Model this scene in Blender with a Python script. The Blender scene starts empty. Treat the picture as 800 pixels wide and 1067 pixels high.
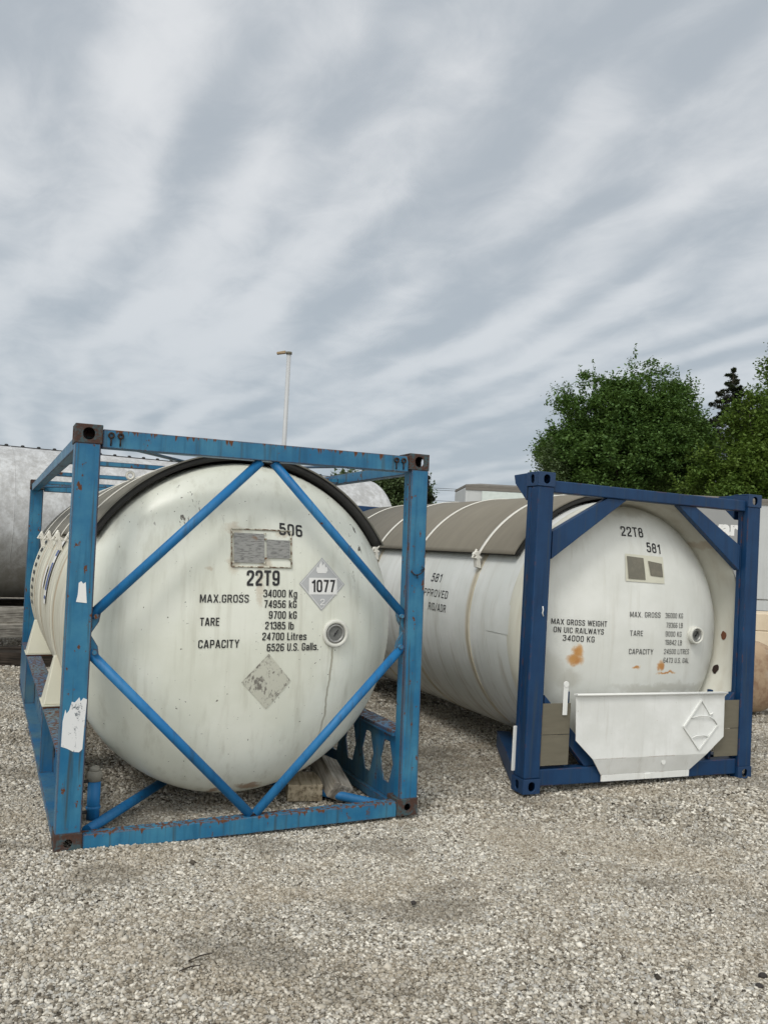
import bpy, bmesh, math, random
import numpy as np
from mathutils import Vector, Matrix, Euler
R = math.radians
random.seed(7); rng = np.random.default_rng(7)
scene = bpy.context.scene
COL = scene.collection

# ------------------------------------------------------------------ camera, sky, sun, exposure
cam_d = bpy.data.cameras.new('camera'); cam = bpy.data.objects.new('camera', cam_d); COL.objects.link(cam)
cam_d.sensor_fit = 'HORIZONTAL'; cam_d.sensor_width = 36.0; cam_d.lens = 36.0*877.9/800.0
cam_d.clip_start = 0.05; cam_d.clip_end = 2000
cam.matrix_world = Matrix.Translation((0, 0, 1.90)) @ Matrix.Rotation(R(90+2.5923), 4, 'X') @ Matrix.Rotation(R(2.7757), 4, 'Z')
scene.camera = cam
SUN_EL, SUN_AZ = 52.0, 205.0      # azimuth clockwise from +Y (view direction): behind the camera, a little to the left
world = bpy.data.worlds.new('World'); scene.world = world; world.use_nodes = True

class NT:
    """tiny node-tree writer"""
    def __init__(s, tree): s.t = tree
    def n(s, kind, props=None, **inp):
        nd = s.t.nodes.new(kind)
        for k, v in (props or {}).items(): setattr(nd, k, v)
        for k, v in inp.items():
            k = k.replace('_', ' ')
            sock = nd.inputs[int(k[1:])] if k[0] == 'i' and k[1:].isdigit() else nd.inputs[k]
            s.put(sock, v)
        return nd
    def put(s, sock, v):
        if isinstance(v, bpy.types.NodeSocket): s.t.links.new(v, sock)
        elif isinstance(v, bpy.types.Node): s.t.links.new(v.outputs[0], sock)
        else:
            if sock.type == 'RGBA' and len(v) == 3: v = (*v, 1)
            sock.default_value = v
    def m(s, op, a, b=0.0, c=None, clamp=False):
        nd = s.t.nodes.new('ShaderNodeMath'); nd.operation = op; nd.use_clamp = clamp
        s.put(nd.inputs[0], a); s.put(nd.inputs[1], b)
        if c is not None: s.put(nd.inputs[2], c)
        return nd.outputs[0]
    def mix(s, f, a, b, mode='MIX'):
        nd = s.t.nodes.new('ShaderNodeMix'); nd.data_type = 'RGBA'; nd.blend_type = mode
        s.put(nd.inputs[0], f); s.put(nd.inputs[6], a); s.put(nd.inputs[7], b)
        return nd.outputs[2]
    def ss(s, x, lo, hi):
        nd = s.t.nodes.new('ShaderNodeMapRange'); nd.interpolation_type = 'SMOOTHSTEP'
        s.put(nd.inputs[0], x); s.put(nd.inputs[1], lo); s.put(nd.inputs[2], hi)
        return nd.outputs[0]
    def noise(s, vec, scale, detail=4.0, rough=0.55, dist=0.0, out=0):
        nd = s.n('ShaderNodeTexNoise', None, Vector=vec, Scale=scale, Detail=detail, Roughness=rough, Distortion=dist)
        return nd.outputs[out]
    def vmul(s, vec, v):
        nd = s.t.nodes.new('ShaderNodeVectorMath'); nd.operation = 'MULTIPLY'
        s.put(nd.inputs[0], vec); nd.inputs[1].default_value = v
        return nd.outputs[0]
    def xyz(s, vec):
        nd = s.n('ShaderNodeSeparateXYZ', None, Vector=vec); return nd.outputs

w = NT(world.node_tree); world.node_tree.nodes.clear()
sky = w.n('ShaderNodeTexSky'); sky.sky_type = 'NISHITA'; sky.sun_disc = False
sky.sun_elevation = R(SUN_EL); sky.sun_rotation = R(SUN_AZ); sky.air_density = 1.2; sky.dust_density = 3.0
geo = w.n('ShaderNodeTexCoord').outputs['Generated']
gx, gy, gz = w.xyz(geo)
h = w.m('ADD', w.m('MAXIMUM', gz, 0.0), 0.13)
px, py = w.m('DIVIDE', gx, h), w.m('DIVIDE', gy, h)          # the cloud deck as a level sheet overhead
ca, sa = math.cos(R(-27)), math.sin(R(-27))
across = w.m('SUBTRACT', w.m('MULTIPLY', px, ca), w.m('MULTIPLY', py, sa))
along = w.m('ADD', w.m('MULTIPLY', px, sa), w.m('MULTIPLY', py, ca))
pos = w.n('ShaderNodeCombineXYZ', None, X=w.m('MULTIPLY', across, 1.0), Y=w.m('MULTIPLY', along, 0.28), Z=0.4)
warp = w.noise(pos, 1.1, 3, 0.5, 0, 1)
wadd = w.n('ShaderNodeVectorMath', {'operation': 'MULTIPLY_ADD'}, i0=warp, i1=(0.38, 0.38, 0.0), i2=pos)
bands = w.noise(wadd, 4.3, 2.5, 0.45)
broad = w.noise(w.vmul(pos, (0.8, 1.2, 1)), 0.9, 3, 0.5)
fine = w.noise(w.n('ShaderNodeCombineXYZ', None, X=w.m('MULTIPLY', across, 1.3), Y=w.m('MULTIPLY', along, 0.9), Z=1.0), 4.6, 7, 0.62, 0.4)
# ripples of a high cloud sheet: rows that wander, fade in and out and break into small flakes
wob = w.noise(w.n('ShaderNodeCombineXYZ', None, X=w.m('MULTIPLY', across, 0.8), Y=w.m('MULTIPLY', along, 0.45), Z=2.0), 1.3, 3, 0.5)
ph = w.m('ADD', w.m('MULTIPLY', across, 3.7), w.m('MULTIPLY', wob, 3.4))
rip = w.m('MULTIPLY_ADD', w.m('SINE', w.m('MULTIPLY', ph, 6.2832)), 0.5, 0.5)
amp = w.ss(w.noise(w.n('ShaderNodeCombineXYZ', None, X=across, Y=w.m('MULTIPLY', along, 0.7), Z=5.0), 1.9, 3, 0.55), 0.34, 0.62)
c = w.m('ADD', w.m('ADD', w.m('MULTIPLY', bands, 0.46), w.m('MULTIPLY', broad, 0.34)), w.m('MULTIPLY', fine, 0.34))
c = w.m('ADD', c, w.m('MULTIPLY', w.m('SUBTRACT', rip, 0.5), w.m('MULTIPLY', amp, 0.20)))
c = w.ss(c, 0.41, 0.77)
cloud = w.mix(c, (4.55, 5.02, 5.5), (7.7, 7.9, 8.1))
cloud = w.mix(w.ss(gz, 0.0, 0.5), w.mix(0.5, cloud, (4.1, 4.95, 5.7)), cloud)
# thicker light round the hidden sun, behind the camera and out of the picture
glow = w.ss(gy, 0.25, -0.75)
cloud = w.mix(glow, cloud, (13.8, 14.0, 13.6))
total = w.mix(0.93, sky, cloud)
bg = w.n('ShaderNodeBackground', None, Color=total, Strength=0.10)
w.n('ShaderNodeOutputWorld', None, Surface=bg)

sun_d = bpy.data.lights.new('sun', 'SUN'); sun = bpy.data.objects.new('sun', sun_d); COL.objects.link(sun)
sun_d.energy = 1.5; sun_d.angle = R(18); sun_d.color = (1.0, 0.965, 0.90)
sdir = Vector((math.sin(R(SUN_AZ))*math.cos(R(SUN_EL)), math.cos(R(SUN_AZ))*math.cos(R(SUN_EL)), math.sin(R(SUN_EL))))
sun.rotation_euler = (-sdir).to_track_quat('-Z', 'Y').to_euler(); sun.location = sdir*60
vs = scene.view_settings; vs.view_transform = 'Standard'; vs.look = 'None'; vs.exposure = 0.0; vs.gamma = 1.0; vs.use_curve_mapping = False
scene.cycles.max_bounces = 6

# ------------------------------------------------------------------ helpers
def tag(o, label=None, cat=None, group=None, kind=None):
    if label: o['label'] = label
    if cat: o['category'] = cat
    if group: o['group'] = group
    if kind: o['kind'] = kind
    return o
def empty(name, loc=(0, 0, 0), rot=(0, 0, 0), order='XYZ'):
    o = bpy.data.objects.new(name, None); COL.objects.link(o)
    o.empty_display_size = 0.3; o.location = loc; o.rotation_mode = order; o.rotation_euler = rot
    return o
def copy_tree(o, parent=None):
    cpy = o.copy(); COL.objects.link(cpy); cpy.parent = parent
    for ch in [x for x in o.children]: copy_tree(ch, cpy)
    return cpy

class MB:
    def __init__(s): s.bm = bmesh.new()
    def poly(s, pts):
        try: return s.bm.faces.new([s.bm.verts.new(p) for p in pts])
        except ValueError: return None
    def box(s, a, b):
        (x0, y0, z0), (x1, y1, z1) = a, b
        v = [s.bm.verts.new(p) for p in ((x0,y0,z0),(x1,y0,z0),(x1,y1,z0),(x0,y1,z0),(x0,y0,z1),(x1,y0,z1),(x1,y1,z1),(x0,y1,z1))]
        for f in ((3,2,1,0),(4,5,6,7),(0,1,5,4),(1,2,6,5),(2,3,7,6),(3,0,4,7)): s.bm.faces.new([v[i] for i in f])
        return s
    def loft(s, A, B):
        """two matching rings joined and capped"""
        a = [s.bm.verts.new(p) for p in A]; b = [s.bm.verts.new(p) for p in B]; n = len(a)
        s.bm.faces.new(a[::-1]); s.bm.faces.new(b)
        for i in range(n): s.bm.faces.new((a[i], a[(i+1) % n], b[(i+1) % n], b[i]))
        return s
    def prism(s, pts, plane, d0, d1):
        """pts in 2D; plane 'xz' extruded along y, 'yz' along x, 'xy' along z"""
        f = {'xz': lambda p, d: (p[0], d, p[1]), 'yz': lambda p, d: (d, p[0], p[1]), 'xy': lambda p, d: (p[0], p[1], d)}[plane]
        return s.loft([f(p, d0) for p in pts], [f(p, d1) for p in pts])
    def tube(s, pts, r, seg=12, cap=True):
        pts = [Vector(p) for p in pts]; rings = []; rr = r if isinstance(r, (list, tuple)) else [r]*len(pts)
        up = None
        for i, p in enumerate(pts):
            d = (pts[min(i+1, len(pts)-1)] - pts[max(i-1, 0)]).normalized()
            if up is None: up = d.orthogonal().normalized()
            up = (up - d*up.dot(d)).normalized(); sd = d.cross(up)
            rings.append([s.bm.verts.new(p + (up*math.cos(t)+sd*math.sin(t))*rr[i]) for t in [2*math.pi*k/seg for k in range(seg)]])
        for a, b in zip(rings, rings[1:]):
            for k in range(seg): s.bm.faces.new((a[k], a[(k+1) % seg], b[(k+1) % seg], b[k])).smooth = True
        if cap: s.bm.faces.new(rings[0][::-1]); s.bm.faces.new(rings[-1])
        return s
    def bar(s, p, q, wdt, hgt, up=(0, 0, 1)):
        p, q = Vector(p), Vector(q); d = (q-p).normalized(); sd = d.cross(Vector(up)).normalized(); u = sd.cross(d)
        ring = lambda c: [c + sd*a*wdt/2 + u*b*hgt/2 for a, b in ((-1,-1),(1,-1),(1,1),(-1,1))]
        return s.loft(ring(p), ring(q))
    def plate(s, O, ux, uy, wd, hg, th, hole, hc):
        """plate wd x hg from corner O, thickness th behind it, with one star-shaped hole (list of offsets round hc)"""
        O, ux, uy = Vector(O), Vector(ux).normalized(), Vector(uy).normalized(); nrm = ux.cross(uy)
        hc = Vector((hc[0], hc[1])); hp = [Vector(q) for q in hole]
        corners = [Vector(q)-hc for q in ((0, 0), (wd, 0), (wd, hg), (0, hg))]
        angs = sorted(set([round(math.atan2(q.y, q.x) % (2*math.pi), 5) for q in hp+corners]))
        def ray_poly(poly, t):
            d = Vector((math.cos(t), math.sin(t))); best = None
            for i in range(len(poly)):
                a, b = poly[i], poly[(i+1) % len(poly)]; e = b-a; den = d.x*e.y-d.y*e.x
                if abs(den) < 1e-12: continue
                k = (a.x*e.y-a.y*e.x)/den; u = (a.x*d.y-a.y*d.x)/den
                if k > 0 and -1e-3 <= u <= 1+1e-3 and (best is None or k > best): best = k
            return d*(best or 0.01)
        P = lambda q, dd: s.bm.verts.new(O + ux*(q.x+hc.x) + uy*(q.y+hc.y) - nrm*dd)
        inn = [ray_poly(hp, t) for t in angs]; out = [ray_poly(corners, t) for t in angs]
        I0, O0, I1, O1 = [P(q, 0) for q in inn], [P(q, 0) for q in out], [P(q, th) for q in inn], [P(q, th) for q in out]
        n = len(angs)
        for i in range(n):
            j = (i+1) % n
            for f in ((I0[i], O0[i], O0[j], I0[j]), (I1[j], O1[j], O1[i], I1[i]), (I0[j], I1[j], I1[i], I0[i]), (O0[i], O1[i], O1[j], O0[j])): s.bm.faces.new(f)
        return s
    def lathe(s, prof, origin, axis='y', seg=48, a0=0.0, a1=360.0, smooth=True):
        """prof: list of (radius, distance along the axis)"""
        o = Vector(origin); full = abs(a1-a0-360) < 1e-6; n = seg if full else seg+1; rings = []
        for (r, d) in prof:
            ring = []
            for k in range(n):
                t = R(a0+(a1-a0)*k/seg)
                if axis == 'y': q = Vector((-math.cos(t)*r, d, math.sin(t)*r))
                elif axis == 'x': q = Vector((d, math.cos(t)*r, math.sin(t)*r))
                else: q = Vector((math.cos(t)*r, math.sin(t)*r, d))
                ring.append(s.bm.verts.new(o+q))
            rings.append(ring)
        for a, b in zip(rings, rings[1:]):
            for k in range(n if full else n-1):
                f = s.bm.faces.new((a[k], a[(k+1) % n], b[(k+1) % n], b[k])); f.smooth = smooth
        return s
    def grid(s, fn, nu, nv, th=0.0, smooth=True):
        """surface fn(u,v) over [0,1]^2"""
        V = [[s.bm.verts.new(fn(i/nu, j/nv)) for j in range(nv+1)] for i in range(nu+1)]
        for i in range(nu):
            for j in range(nv): s.bm.faces.new((V[i][j], V[i+1][j], V[i+1][j+1], V[i][j+1])).smooth = smooth
        return s
    def build(s, name, mat, parent=None, bevel=0.0, norm=True, weld=True):
        me = bpy.data.meshes.new(name)
        if weld: bmesh.ops.remove_doubles(s.bm, verts=s.bm.verts, dist=1e-5)
        if norm: bmesh.ops.recalc_face_normals(s.bm, faces=s.bm.faces)
        s.bm.to_mesh(me); s.bm.free(); me.materials.append(mat)
        o = bpy.data.objects.new(name, me); COL.objects.link(o)
        if parent: o.parent = parent
        if bevel:
            b = o.modifiers.new('bevel', 'BEVEL'); b.width = bevel; b.segments = 2; b.limit_method = 'ANGLE'; b.angle_limit = R(40)
        return o

def ellipse(rx, ry, n=20): return [(rx*math.cos(2*math.pi*k/n), ry*math.sin(2*math.pi*k/n)) for k in range(n)]
def oval(wd, hg, n=8):
    r = min(wd, hg)/2; ex, ey = wd/2-r, hg/2-r
    return [(math.copysign(ex, math.cos(t))*(ex > 0)+r*math.cos(t), math.copysign(ey, math.sin(t))*(ey > 0)+r*math.sin(t)) for t in [math.pi*(k+.5)/n for k in range(2*n)]]

# ------------------------------------------------------------------ materials
def mat(name):
    m = bpy.data.materials.new(name); m.use_nodes = True; m.node_tree.nodes.clear()
    return m, NT(m.node_tree)
def finish(t, color, rough=0.6, bump=None, bstr=0.3, bdist=0.01, metal=0.0, coat=0.0, spec=0.5):
    b = t.n('ShaderNodeBsdfPrincipled', None, Base_Color=color, Roughness=rough, Metallic=metal)
    b.inputs['Coat Weight'].default_value = coat; b.inputs['Coat Roughness'].default_value = 0.25
    b.inputs['Specular IOR Level'].default_value = spec
    if bump is not None:
        bn = t.n('ShaderNodeBump', None, Height=bump, Strength=bstr, Distance=bdist); t.put(b.inputs['Normal'], bn.outputs[0])
    t.n('ShaderNodeOutputMaterial', None, Surface=b)
def objco(t): return t.n('ShaderNodeTexCoord').outputs['Object']
def plain(name, col, rough=0.6, var=0.12, scale=9.0, metal=0.0, bstr=0.15, spec=0.5):
    m, t = mat(name); co = objco(t); n1 = t.noise(co, scale, 6, 0.6)
    dark = tuple(x*(1-var*2) for x in col)
    finish(t, t.mix(n1, dark, tuple(min(1, x*(1+var)) for x in col)), rough, t.noise(co, scale*8, 4), bstr, 0.003, metal, 0, spec)
    return m
RUST_A, RUST_B = (0.055, 0.022, 0.012), (0.16, 0.060, 0.022)
def edge_mask(t, rad):
    bv = t.n('ShaderNodeBevel', {'samples': 3}, Radius=rad)
    g = t.n('ShaderNodeNewGeometry').outputs['Normal']
    d = t.n('ShaderNodeVectorMath', {'operation': 'DOT_PRODUCT'}, i0=bv, i1=g).outputs['Value']
    return t.ss(d, 0.995, 0.90)
def weathered(name, col, fade, edge=0.5, chips=0.66, drips=None, rough=0.42, grime=0.45):
    """old gloss paint: faded patches, chips, rusty edges; drips = (z of the edge the rust runs from, length)"""
    m, t = mat(name); co = objco(t)
    big = t.noise(co, 2.6, 5, 0.6); streak = t.noise(t.vmul(co, (22, 22, 1.6)), 1.0, 5, 0.6); chipn = t.noise(co, 34, 5, 0.65); mid = t.noise(co, 9, 5, 0.62)
    c0 = t.mix(t.ss(big, 0.32, 0.70), col, fade)
    c0 = t.mix(t.m('MULTIPLY', t.ss(streak, 0.45, 0.78), 0.55), c0, tuple(x*0.55 for x in col))
    rust = t.mix(t.noise(co, 60, 4), RUST_A, RUST_B)
    em = edge_mask(t, 0.012)
    rm = t.m('MULTIPLY', em, t.ss(mid, 0.62-edge*0.35, 0.72-edge*0.25))
    vert = t.noise(t.vmul(co, (30, 30, 7)), 1.0, 5, 0.68, 0.5)
    rm = t.m('MAXIMUM', rm, t.ss(t.m('MULTIPLY', t.m('ADD', t.m('MULTIPLY', chipn, 0.45), t.m('MULTIPLY', vert, 0.55)), t.m('ADD', mid, 0.5)), chips, chips+0.035))
    if drips:
        z = t.xyz(co)[2]
        dn = t.noise(t.vmul(co, (36, 36, 2.2)), 1.0, 4, 0.6)
        depth = t.m('DIVIDE', t.m('SUBTRACT', drips[0], z), drips[1])
        rm = t.m('MAXIMUM', rm, t.ss(t.m('SUBTRACT', t.m('MULTIPLY', dn, 3.2), depth), 1.52, 1.72))
    rm = t.m('MINIMUM', rm, 1.0)
    long_ = t.noise(t.vmul(co, (26, 26, 0.9)), 1.0, 4, 0.62)
    c0 = t.mix(t.m('MULTIPLY', t.ss(long_, 0.55, 0.68), grime), c0, (0.040, 0.050, 0.045))
    finish(t, t.mix(rm, c0, rust), t.m('ADD', rough, t.m('MULTIPLY', rm, 0.45)), t.m('ADD', t.m('MULTIPLY', mid, 0.4), t.m('MULTIPLY', rm, -0.6)), 0.25, 0.004, spec=0.35)
    return m
M = {}
SKYB, SKYF = (0.008, 0.112, 0.240), (0.045, 0.195, 0.310)
M['blue'] = weathered('sky_blue_paint', SKYB, SKYF, 1.25, 0.602, grime=0.75)
M['blue_beam'] = weathered('sky_blue_paint_rust_runs', SKYB, SKYF, 1.1, 0.635, drips=(2.569, 0.085))
M['blue_bottom'] = weathered('sky_blue_paint_mud_line', SKYB, SKYF, 0.7, 0.64, drips=(0.101, 0.05), grime=0.6)
M['blue_tube'] = weathered('sky_blue_tube_paint', (0.008, 0.135, 0.35), (0.024, 0.16, 0.35), 0.0, 0.66, rough=0.5, grime=0.35)
M['blue_low'] = weathered('sky_blue_paint_dirty', (0.010, 0.105, 0.24), (0.08, 0.16, 0.20), 0.7, 0.635, drips=(0.577, 0.06))
M['navy'] = weathered('navy_paint', (0.003, 0.030, 0.092), (0.006, 0.043, 0.120), 0.35, 0.72, rough=0.5, grime=0.35)
m, t = mat('rusty_casting'); co = objco(t); n1 = t.noise(co, 16, 6, 0.72); n2 = t.noise(co, 60, 4)
finish(t, t.mix(t.ss(n1, 0.47, 0.58), t.mix(n2, (0.022, 0.014, 0.012), (0.085, 0.034, 0.020)), (0.040, 0.075, 0.085)), 0.8, n1, 0.6, 0.006); M['casting'] = m
m, t = mat('navy_casting'); co = objco(t); n1 = t.noise(co, 14, 6, 0.68)
finish(t, t.mix(t.ss(n1, 0.66, 0.76), (0.004, 0.032, 0.095), (0.05, 0.03, 0.03)), 0.5, n1, 0.3, 0.004); M['navy_casting'] = m
M['hole'] = plain('dark_rusty_inside', (0.03, 0.017, 0.012), 0.9)
M['hole_rust'] = plain('orange_rusty_inside', (0.16, 0.06, 0.03), 0.9)
M['white_paint'] = plain('white_paint', (0.74, 0.75, 0.73), 0.45, 0.05, 5)
m, t = mat('scuffed_white_tray'); co = objco(t); n1 = t.noise(co, 2.4, 5, 0.6); rn = t.noise(t.vmul(co, (16, 16, 1.2)), 1.0, 5, 0.65); ch = t.noise(co, 40, 4, 0.65)
c0 = t.mix(t.ss(n1, 0.35, 0.7), (0.66, 0.67, 0.65), (0.76, 0.77, 0.76)); c0 = t.mix(t.m('MULTIPLY', t.ss(rn, 0.52, 0.74), 0.28), c0, (0.36, 0.34, 0.29)); c0 = t.mix(t.ss(ch, 0.72, 0.75), c0, (0.20, 0.12, 0.07))
c0 = t.mix(t.m('MULTIPLY', edge_mask(t, 0.006), t.ss(n1, 0.50, 0.60)), c0, (0.22, 0.14, 0.09))
finish(t, c0, 0.45, t.noise(co, 3.5, 3), 0.35, 0.02); M['tray'] = m
M['cream'] = plain('cream_paint', (0.60, 0.59, 0.49), 0.5, 0.08, 5)
M['cream_white'] = peel_white = plain('dull_white_housing', (0.62, 0.62, 0.57), 0.5, 0.12, 14)
M['black'] = plain('black_lettering', (0.012, 0.012, 0.014), 0.5, 0.1)
M['letter_grey'] = plain('worn_grey_mark', (0.06, 0.065, 0.08), 0.6, 0.3, 60)
M['rubber'] = plain('dark_rubber', (0.02, 0.02, 0.02), 0.8)
M['steel'] = plain('dull_steel', (0.33, 0.33, 0.32), 0.45, 0.2, 40, 0.6)
M['strap'] = plain('white_strap', (0.72, 0.70, 0.64), 0.5, 0.12, 20)
M['sticker_blue'] = plain('faded_blue_sticker', (0.055, 0.11, 0.34), 0.5, 0.25, 30)
M['cap_grey'] = plain('stained_grey_cap', (0.27, 0.255, 0.215), 0.7, 0.3, 20)
M['gap_shade'] = plain('dark_gap_shade', (0.035, 0.034, 0.032), 0.85)  # near-black that stands in for shade in the gap under the shields
M['gface'] = plain('dull_gauge_face', (0.16, 0.165, 0.16), 0.35, 0.3, 50)
M['placard_grey'] = plain('pale_grey_placard', (0.43, 0.44, 0.45), 0.5, 0.05, 12)
M['placard_white'] = plain('placard_white', (0.74, 0.74, 0.73), 0.5, 0.03, 12)

def spots(t, co, items, warp=0.10, scale=9.0):
    """sum of soft irregular blotches at fixed places on the thing: (x, z, rx, rz)"""
    nz = t.noise(co, scale, 5, 0.65, 0, 1)
    nx, ny, _ = t.xyz(nz); x, y, z = t.xyz(co); acc = None
    for (cx, cz, rx, rz) in items:
        dx = t.m('DIVIDE', t.m('ADD', t.m('SUBTRACT', x, cx), t.m('MULTIPLY', t.m('SUBTRACT', nx, 0.5), warp*2)), rx)
        dz = t.m('DIVIDE', t.m('ADD', t.m('SUBTRACT', z, cz), t.m('MULTIPLY', t.m('SUBTRACT', ny, 0.5), warp*2)), rz)
        v = t.ss(t.m('ADD', t.m('MULTIPLY', dx, dx), t.m('MULTIPLY', dz, dz)), 1.3, 0.1)
        acc = v if acc is None else t.m('MAXIMUM', acc, v)
    return acc
# front head of the sky blue container
m, t = mat('cream_dome_paint'); co = objco(t); x, y, z = t.xyz(co)
big = t.noise(co, 1.8, 5, 0.6); run = t.noise(t.vmul(co, (14, 14, 0.9)), 1.0, 5, 0.6); dots = t.noise(co, 46, 3, 0.6); scr = t.noise(t.vmul(co, (30, 30, 5)), 1.0, 4, 0.6, 0.8)
c0 = t.mix(t.ss(big, 0.35, 0.68), (0.64, 0.655, 0.575), (0.72, 0.735, 0.665))
c0 = t.mix(t.m('MULTIPLY', t.ss(run, 0.48, 0.76), 0.34), c0, (0.34, 0.325, 0.25))
g1 = spots(t, co, [(1.06, 1.99, 0.07, 0.05), (1.06, 1.76, 0.05, 0.08), (1.28, 1.77, 0.05, 0.05), (0.90, 1.72, 0.03, 0.02), (1.40, 1.97, 0.05, 0.03), (1.25, 1.60, 0.03, 0.15)], 0.05, 22)
c0 = t.mix(t.m('MULTIPLY', g1, 0.35), c0, (0.30, 0.17, 0.06))
dx = t.m('ABSOLUTE', t.m('ADD', t.m('SUBTRACT', x, t.m('ADD', 1.745, t.m('MULTIPLY', z, 0.055))), t.m('MULTIPLY', t.m('SUBTRACT', t.noise(t.vmul(co, (1, 1, 3)), 2.0, 3), 0.5), 0.06)))
line = t.m('MULTIPLY', t.ss(dx, 0.012, 0.002), t.m('MULTIPLY', t.ss(z, 1.20, 1.15), t.ss(z, 0.35, 0.75)))
c0 = t.mix(t.m('MULTIPLY', line, 0.70), c0, (0.22, 0.19, 0.13))
low = spots(t, co, [(1.30, 0.20, 0.10, 0.035), (1.05, 0.17, 0.05, 0.03)], 0.06, 14)
c0 = t.mix(t.m('MULTIPLY', low, 0.8), c0, (0.22, 0.10, 0.035))
c0 = t.mix(t.ss(dots, 0.705, 0.73), c0, (0.06, 0.05, 0.045))
region = spots(t, co, [(0.72, 2.12, 0.30, 0.22), (2.0, 1.9, 0.18, 0.3)], 0.1, 5)
c0 = t.mix(t.m('MULTIPLY', region, t.ss(scr, 0.635, 0.67)), c0, (0.10, 0.09, 0.07))
finish(t, c0, t.m('ADD', 0.30, t.m('MULTIPLY', big, 0.16)), t.m('ADD', t.m('MULTIPLY', t.noise(co, 2.2, 2, 0.4), 1.0), t.m('MULTIPLY', t.noise(co, 12, 3), 0.06)), 0.35, 0.03, 0, 0.25); M['domeA'] = m
# barrel of the sky blue container
m, t = mat('cream_barrel_paint'); co = objco(t)
run = t.noise(t.vmul(co, (0.6, 7, 0.6)), 1.6, 6, 0.62); big = t.noise(co, 2.0, 5)
c0 = t.mix(t.ss(big, 0.3, 0.7), (0.60, 0.59, 0.49), (0.67, 0.66, 0.57))
c0 = t.mix(t.m('MULTIPLY', t.ss(run, 0.44, 0.68), 0.65), c0, (0.30, 0.26, 0.18))
yy = t.xyz(co)[1]
for yc in (1.60, 3.35, 4.45):
    c0 = t.mix(t.m('MULTIPLY', t.ss(t.m('ABSOLUTE', t.m('SUBTRACT', yy, t.m('ADD', yc, t.m('MULTIPLY', big, 0.12)))), 0.09, 0.02), 0.65), c0, (0.36, 0.22, 0.09))
finish(t, c0, 0.45, t.noise(co, 3, 3), 0.2, 0.02, 0, 0.1); M['barrelA'] = m
# head and barrel of the navy container
m, t = mat('white_dome_paint'); co = objco(t)
big = t.noise(co, 1.7, 5, 0.6); run = t.noise(t.vmul(co, (12, 12, 0.8)), 1.0, 5, 0.6)
c0 = t.mix(t.ss(big, 0.35, 0.7), (0.63, 0.64, 0.605), (0.72, 0.73, 0.70))
c0 = t.mix(t.m('MULTIPLY', t.ss(run, 0.5, 0.8), 0.30), c0, (0.40, 0.38, 0.31))
rs = spots(t, co, [(0.60, 1.045, 0.085, 0.055), (0.62, 1.11, 0.055, 0.07), (1.50, 1.00, 0.045, 0.05), (1.58, 0.935, 0.12, 0.014), (1.22, 0.99, 0.05, 0.018), (2.27, 1.80, 0.035, 0.10)], 0.045, 13)
c0 = t.mix(t.m('MULTIPLY', rs, 0.95), c0, t.mix(t.m('MULTIPLY', rs, t.noise(co, 12, 4)), (0.60, 0.33, 0.08), (0.32, 0.085, 0.012)))
grime = spots(t, co, [(0.30, 0.92, 0.22, 0.22), (0.55, 0.88, 0.16, 0.10), (1.6, 0.80, 0.7, 0.05), (1.9, 0.45, 0.5, 0.35), (1.2, 0.30, 0.9, 0.35), (1.2, 2.40, 0.9, 0.10)], 0.10, 5)  # grime blotches; the band along the top paints in the collar's shade
c0 = t.mix(t.m('MULTIPLY', grime, 0.32), c0, (0.24, 0.215, 0.15))
finish(t, c0, 0.42, t.noise(co, 2.4, 3), 0.25, 0.03, 0, 0.1); M['domeB'] = m
m, t = mat('white_barrel_paint'); co = objco(t); x, y, z = t.xyz(co)
big = t.noise(co, 1.5, 5, 0.6); run = t.noise(t.vmul(co, (0.7, 6, 0.7)), 1.8, 7, 0.66); run2 = t.noise(t.vmul(co, (1, 18, 1)), 1.5, 6, 0.7)
c0 = t.mix(t.ss(big, 0.35, 0.7), (0.60, 0.62, 0.60), (0.70, 0.715, 0.705))
lowz = t.m('ADD', 0.25, t.m('MULTIPLY', t.ss(z, 1.7, 0.1), 0.6))
c0 = t.mix(t.m('MULTIPLY', t.ss(run, 0.46, 0.72), lowz), c0, (0.30, 0.27, 0.205))
c0 = t.mix(t.m('MULTIPLY', t.ss(run2, 0.60, 0.72), t.m('MULTIPLY', lowz, 0.7)), c0, (0.10, 0.095, 0.085))
for yc in (1.13, 2.42, 3.56):
    c0 = t.mix(t.m('MULTIPLY', t.ss(t.m('ABSOLUTE', t.m('SUBTRACT', y, yc+0.03)), 0.055, 0.012), t.m('MULTIPLY', t.ss(run2, 0.25, 0.55), 0.62)), c0, (0.42, 0.32, 0.17))
finish(t, c0, 0.5, t.noise(co, 3, 3), 0.2, 0.02); M['barrelB'] = m
m, t = mat('cream_collar_paint'); co = objco(t); run = t.noise(t.vmul(co, (8, 8, 1)), 1.2, 5)
c0 = t.mix(t.ss(run, 0.4, 0.75), (0.60, 0.595, 0.52), (0.52, 0.50, 0.42))
rs = spots(t, co, [(2.05, 2.1, 0.10, 0.04)], 0.08, 9)
finish(t, t.mix(t.m('MULTIPLY', rs, 0.35), c0, (0.32, 0.19, 0.08)), 0.5, run, 0.15, 0.01); M['collar'] = m
m, t = mat('weld_seam'); co = objco(t)
finish(t, t.mix(t.noise(t.vmul(co, (1, 1, 1)), 6, 5), (0.30, 0.24, 0.14), (0.62, 0.60, 0.52)), 0.5); M['weld'] = m
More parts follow.
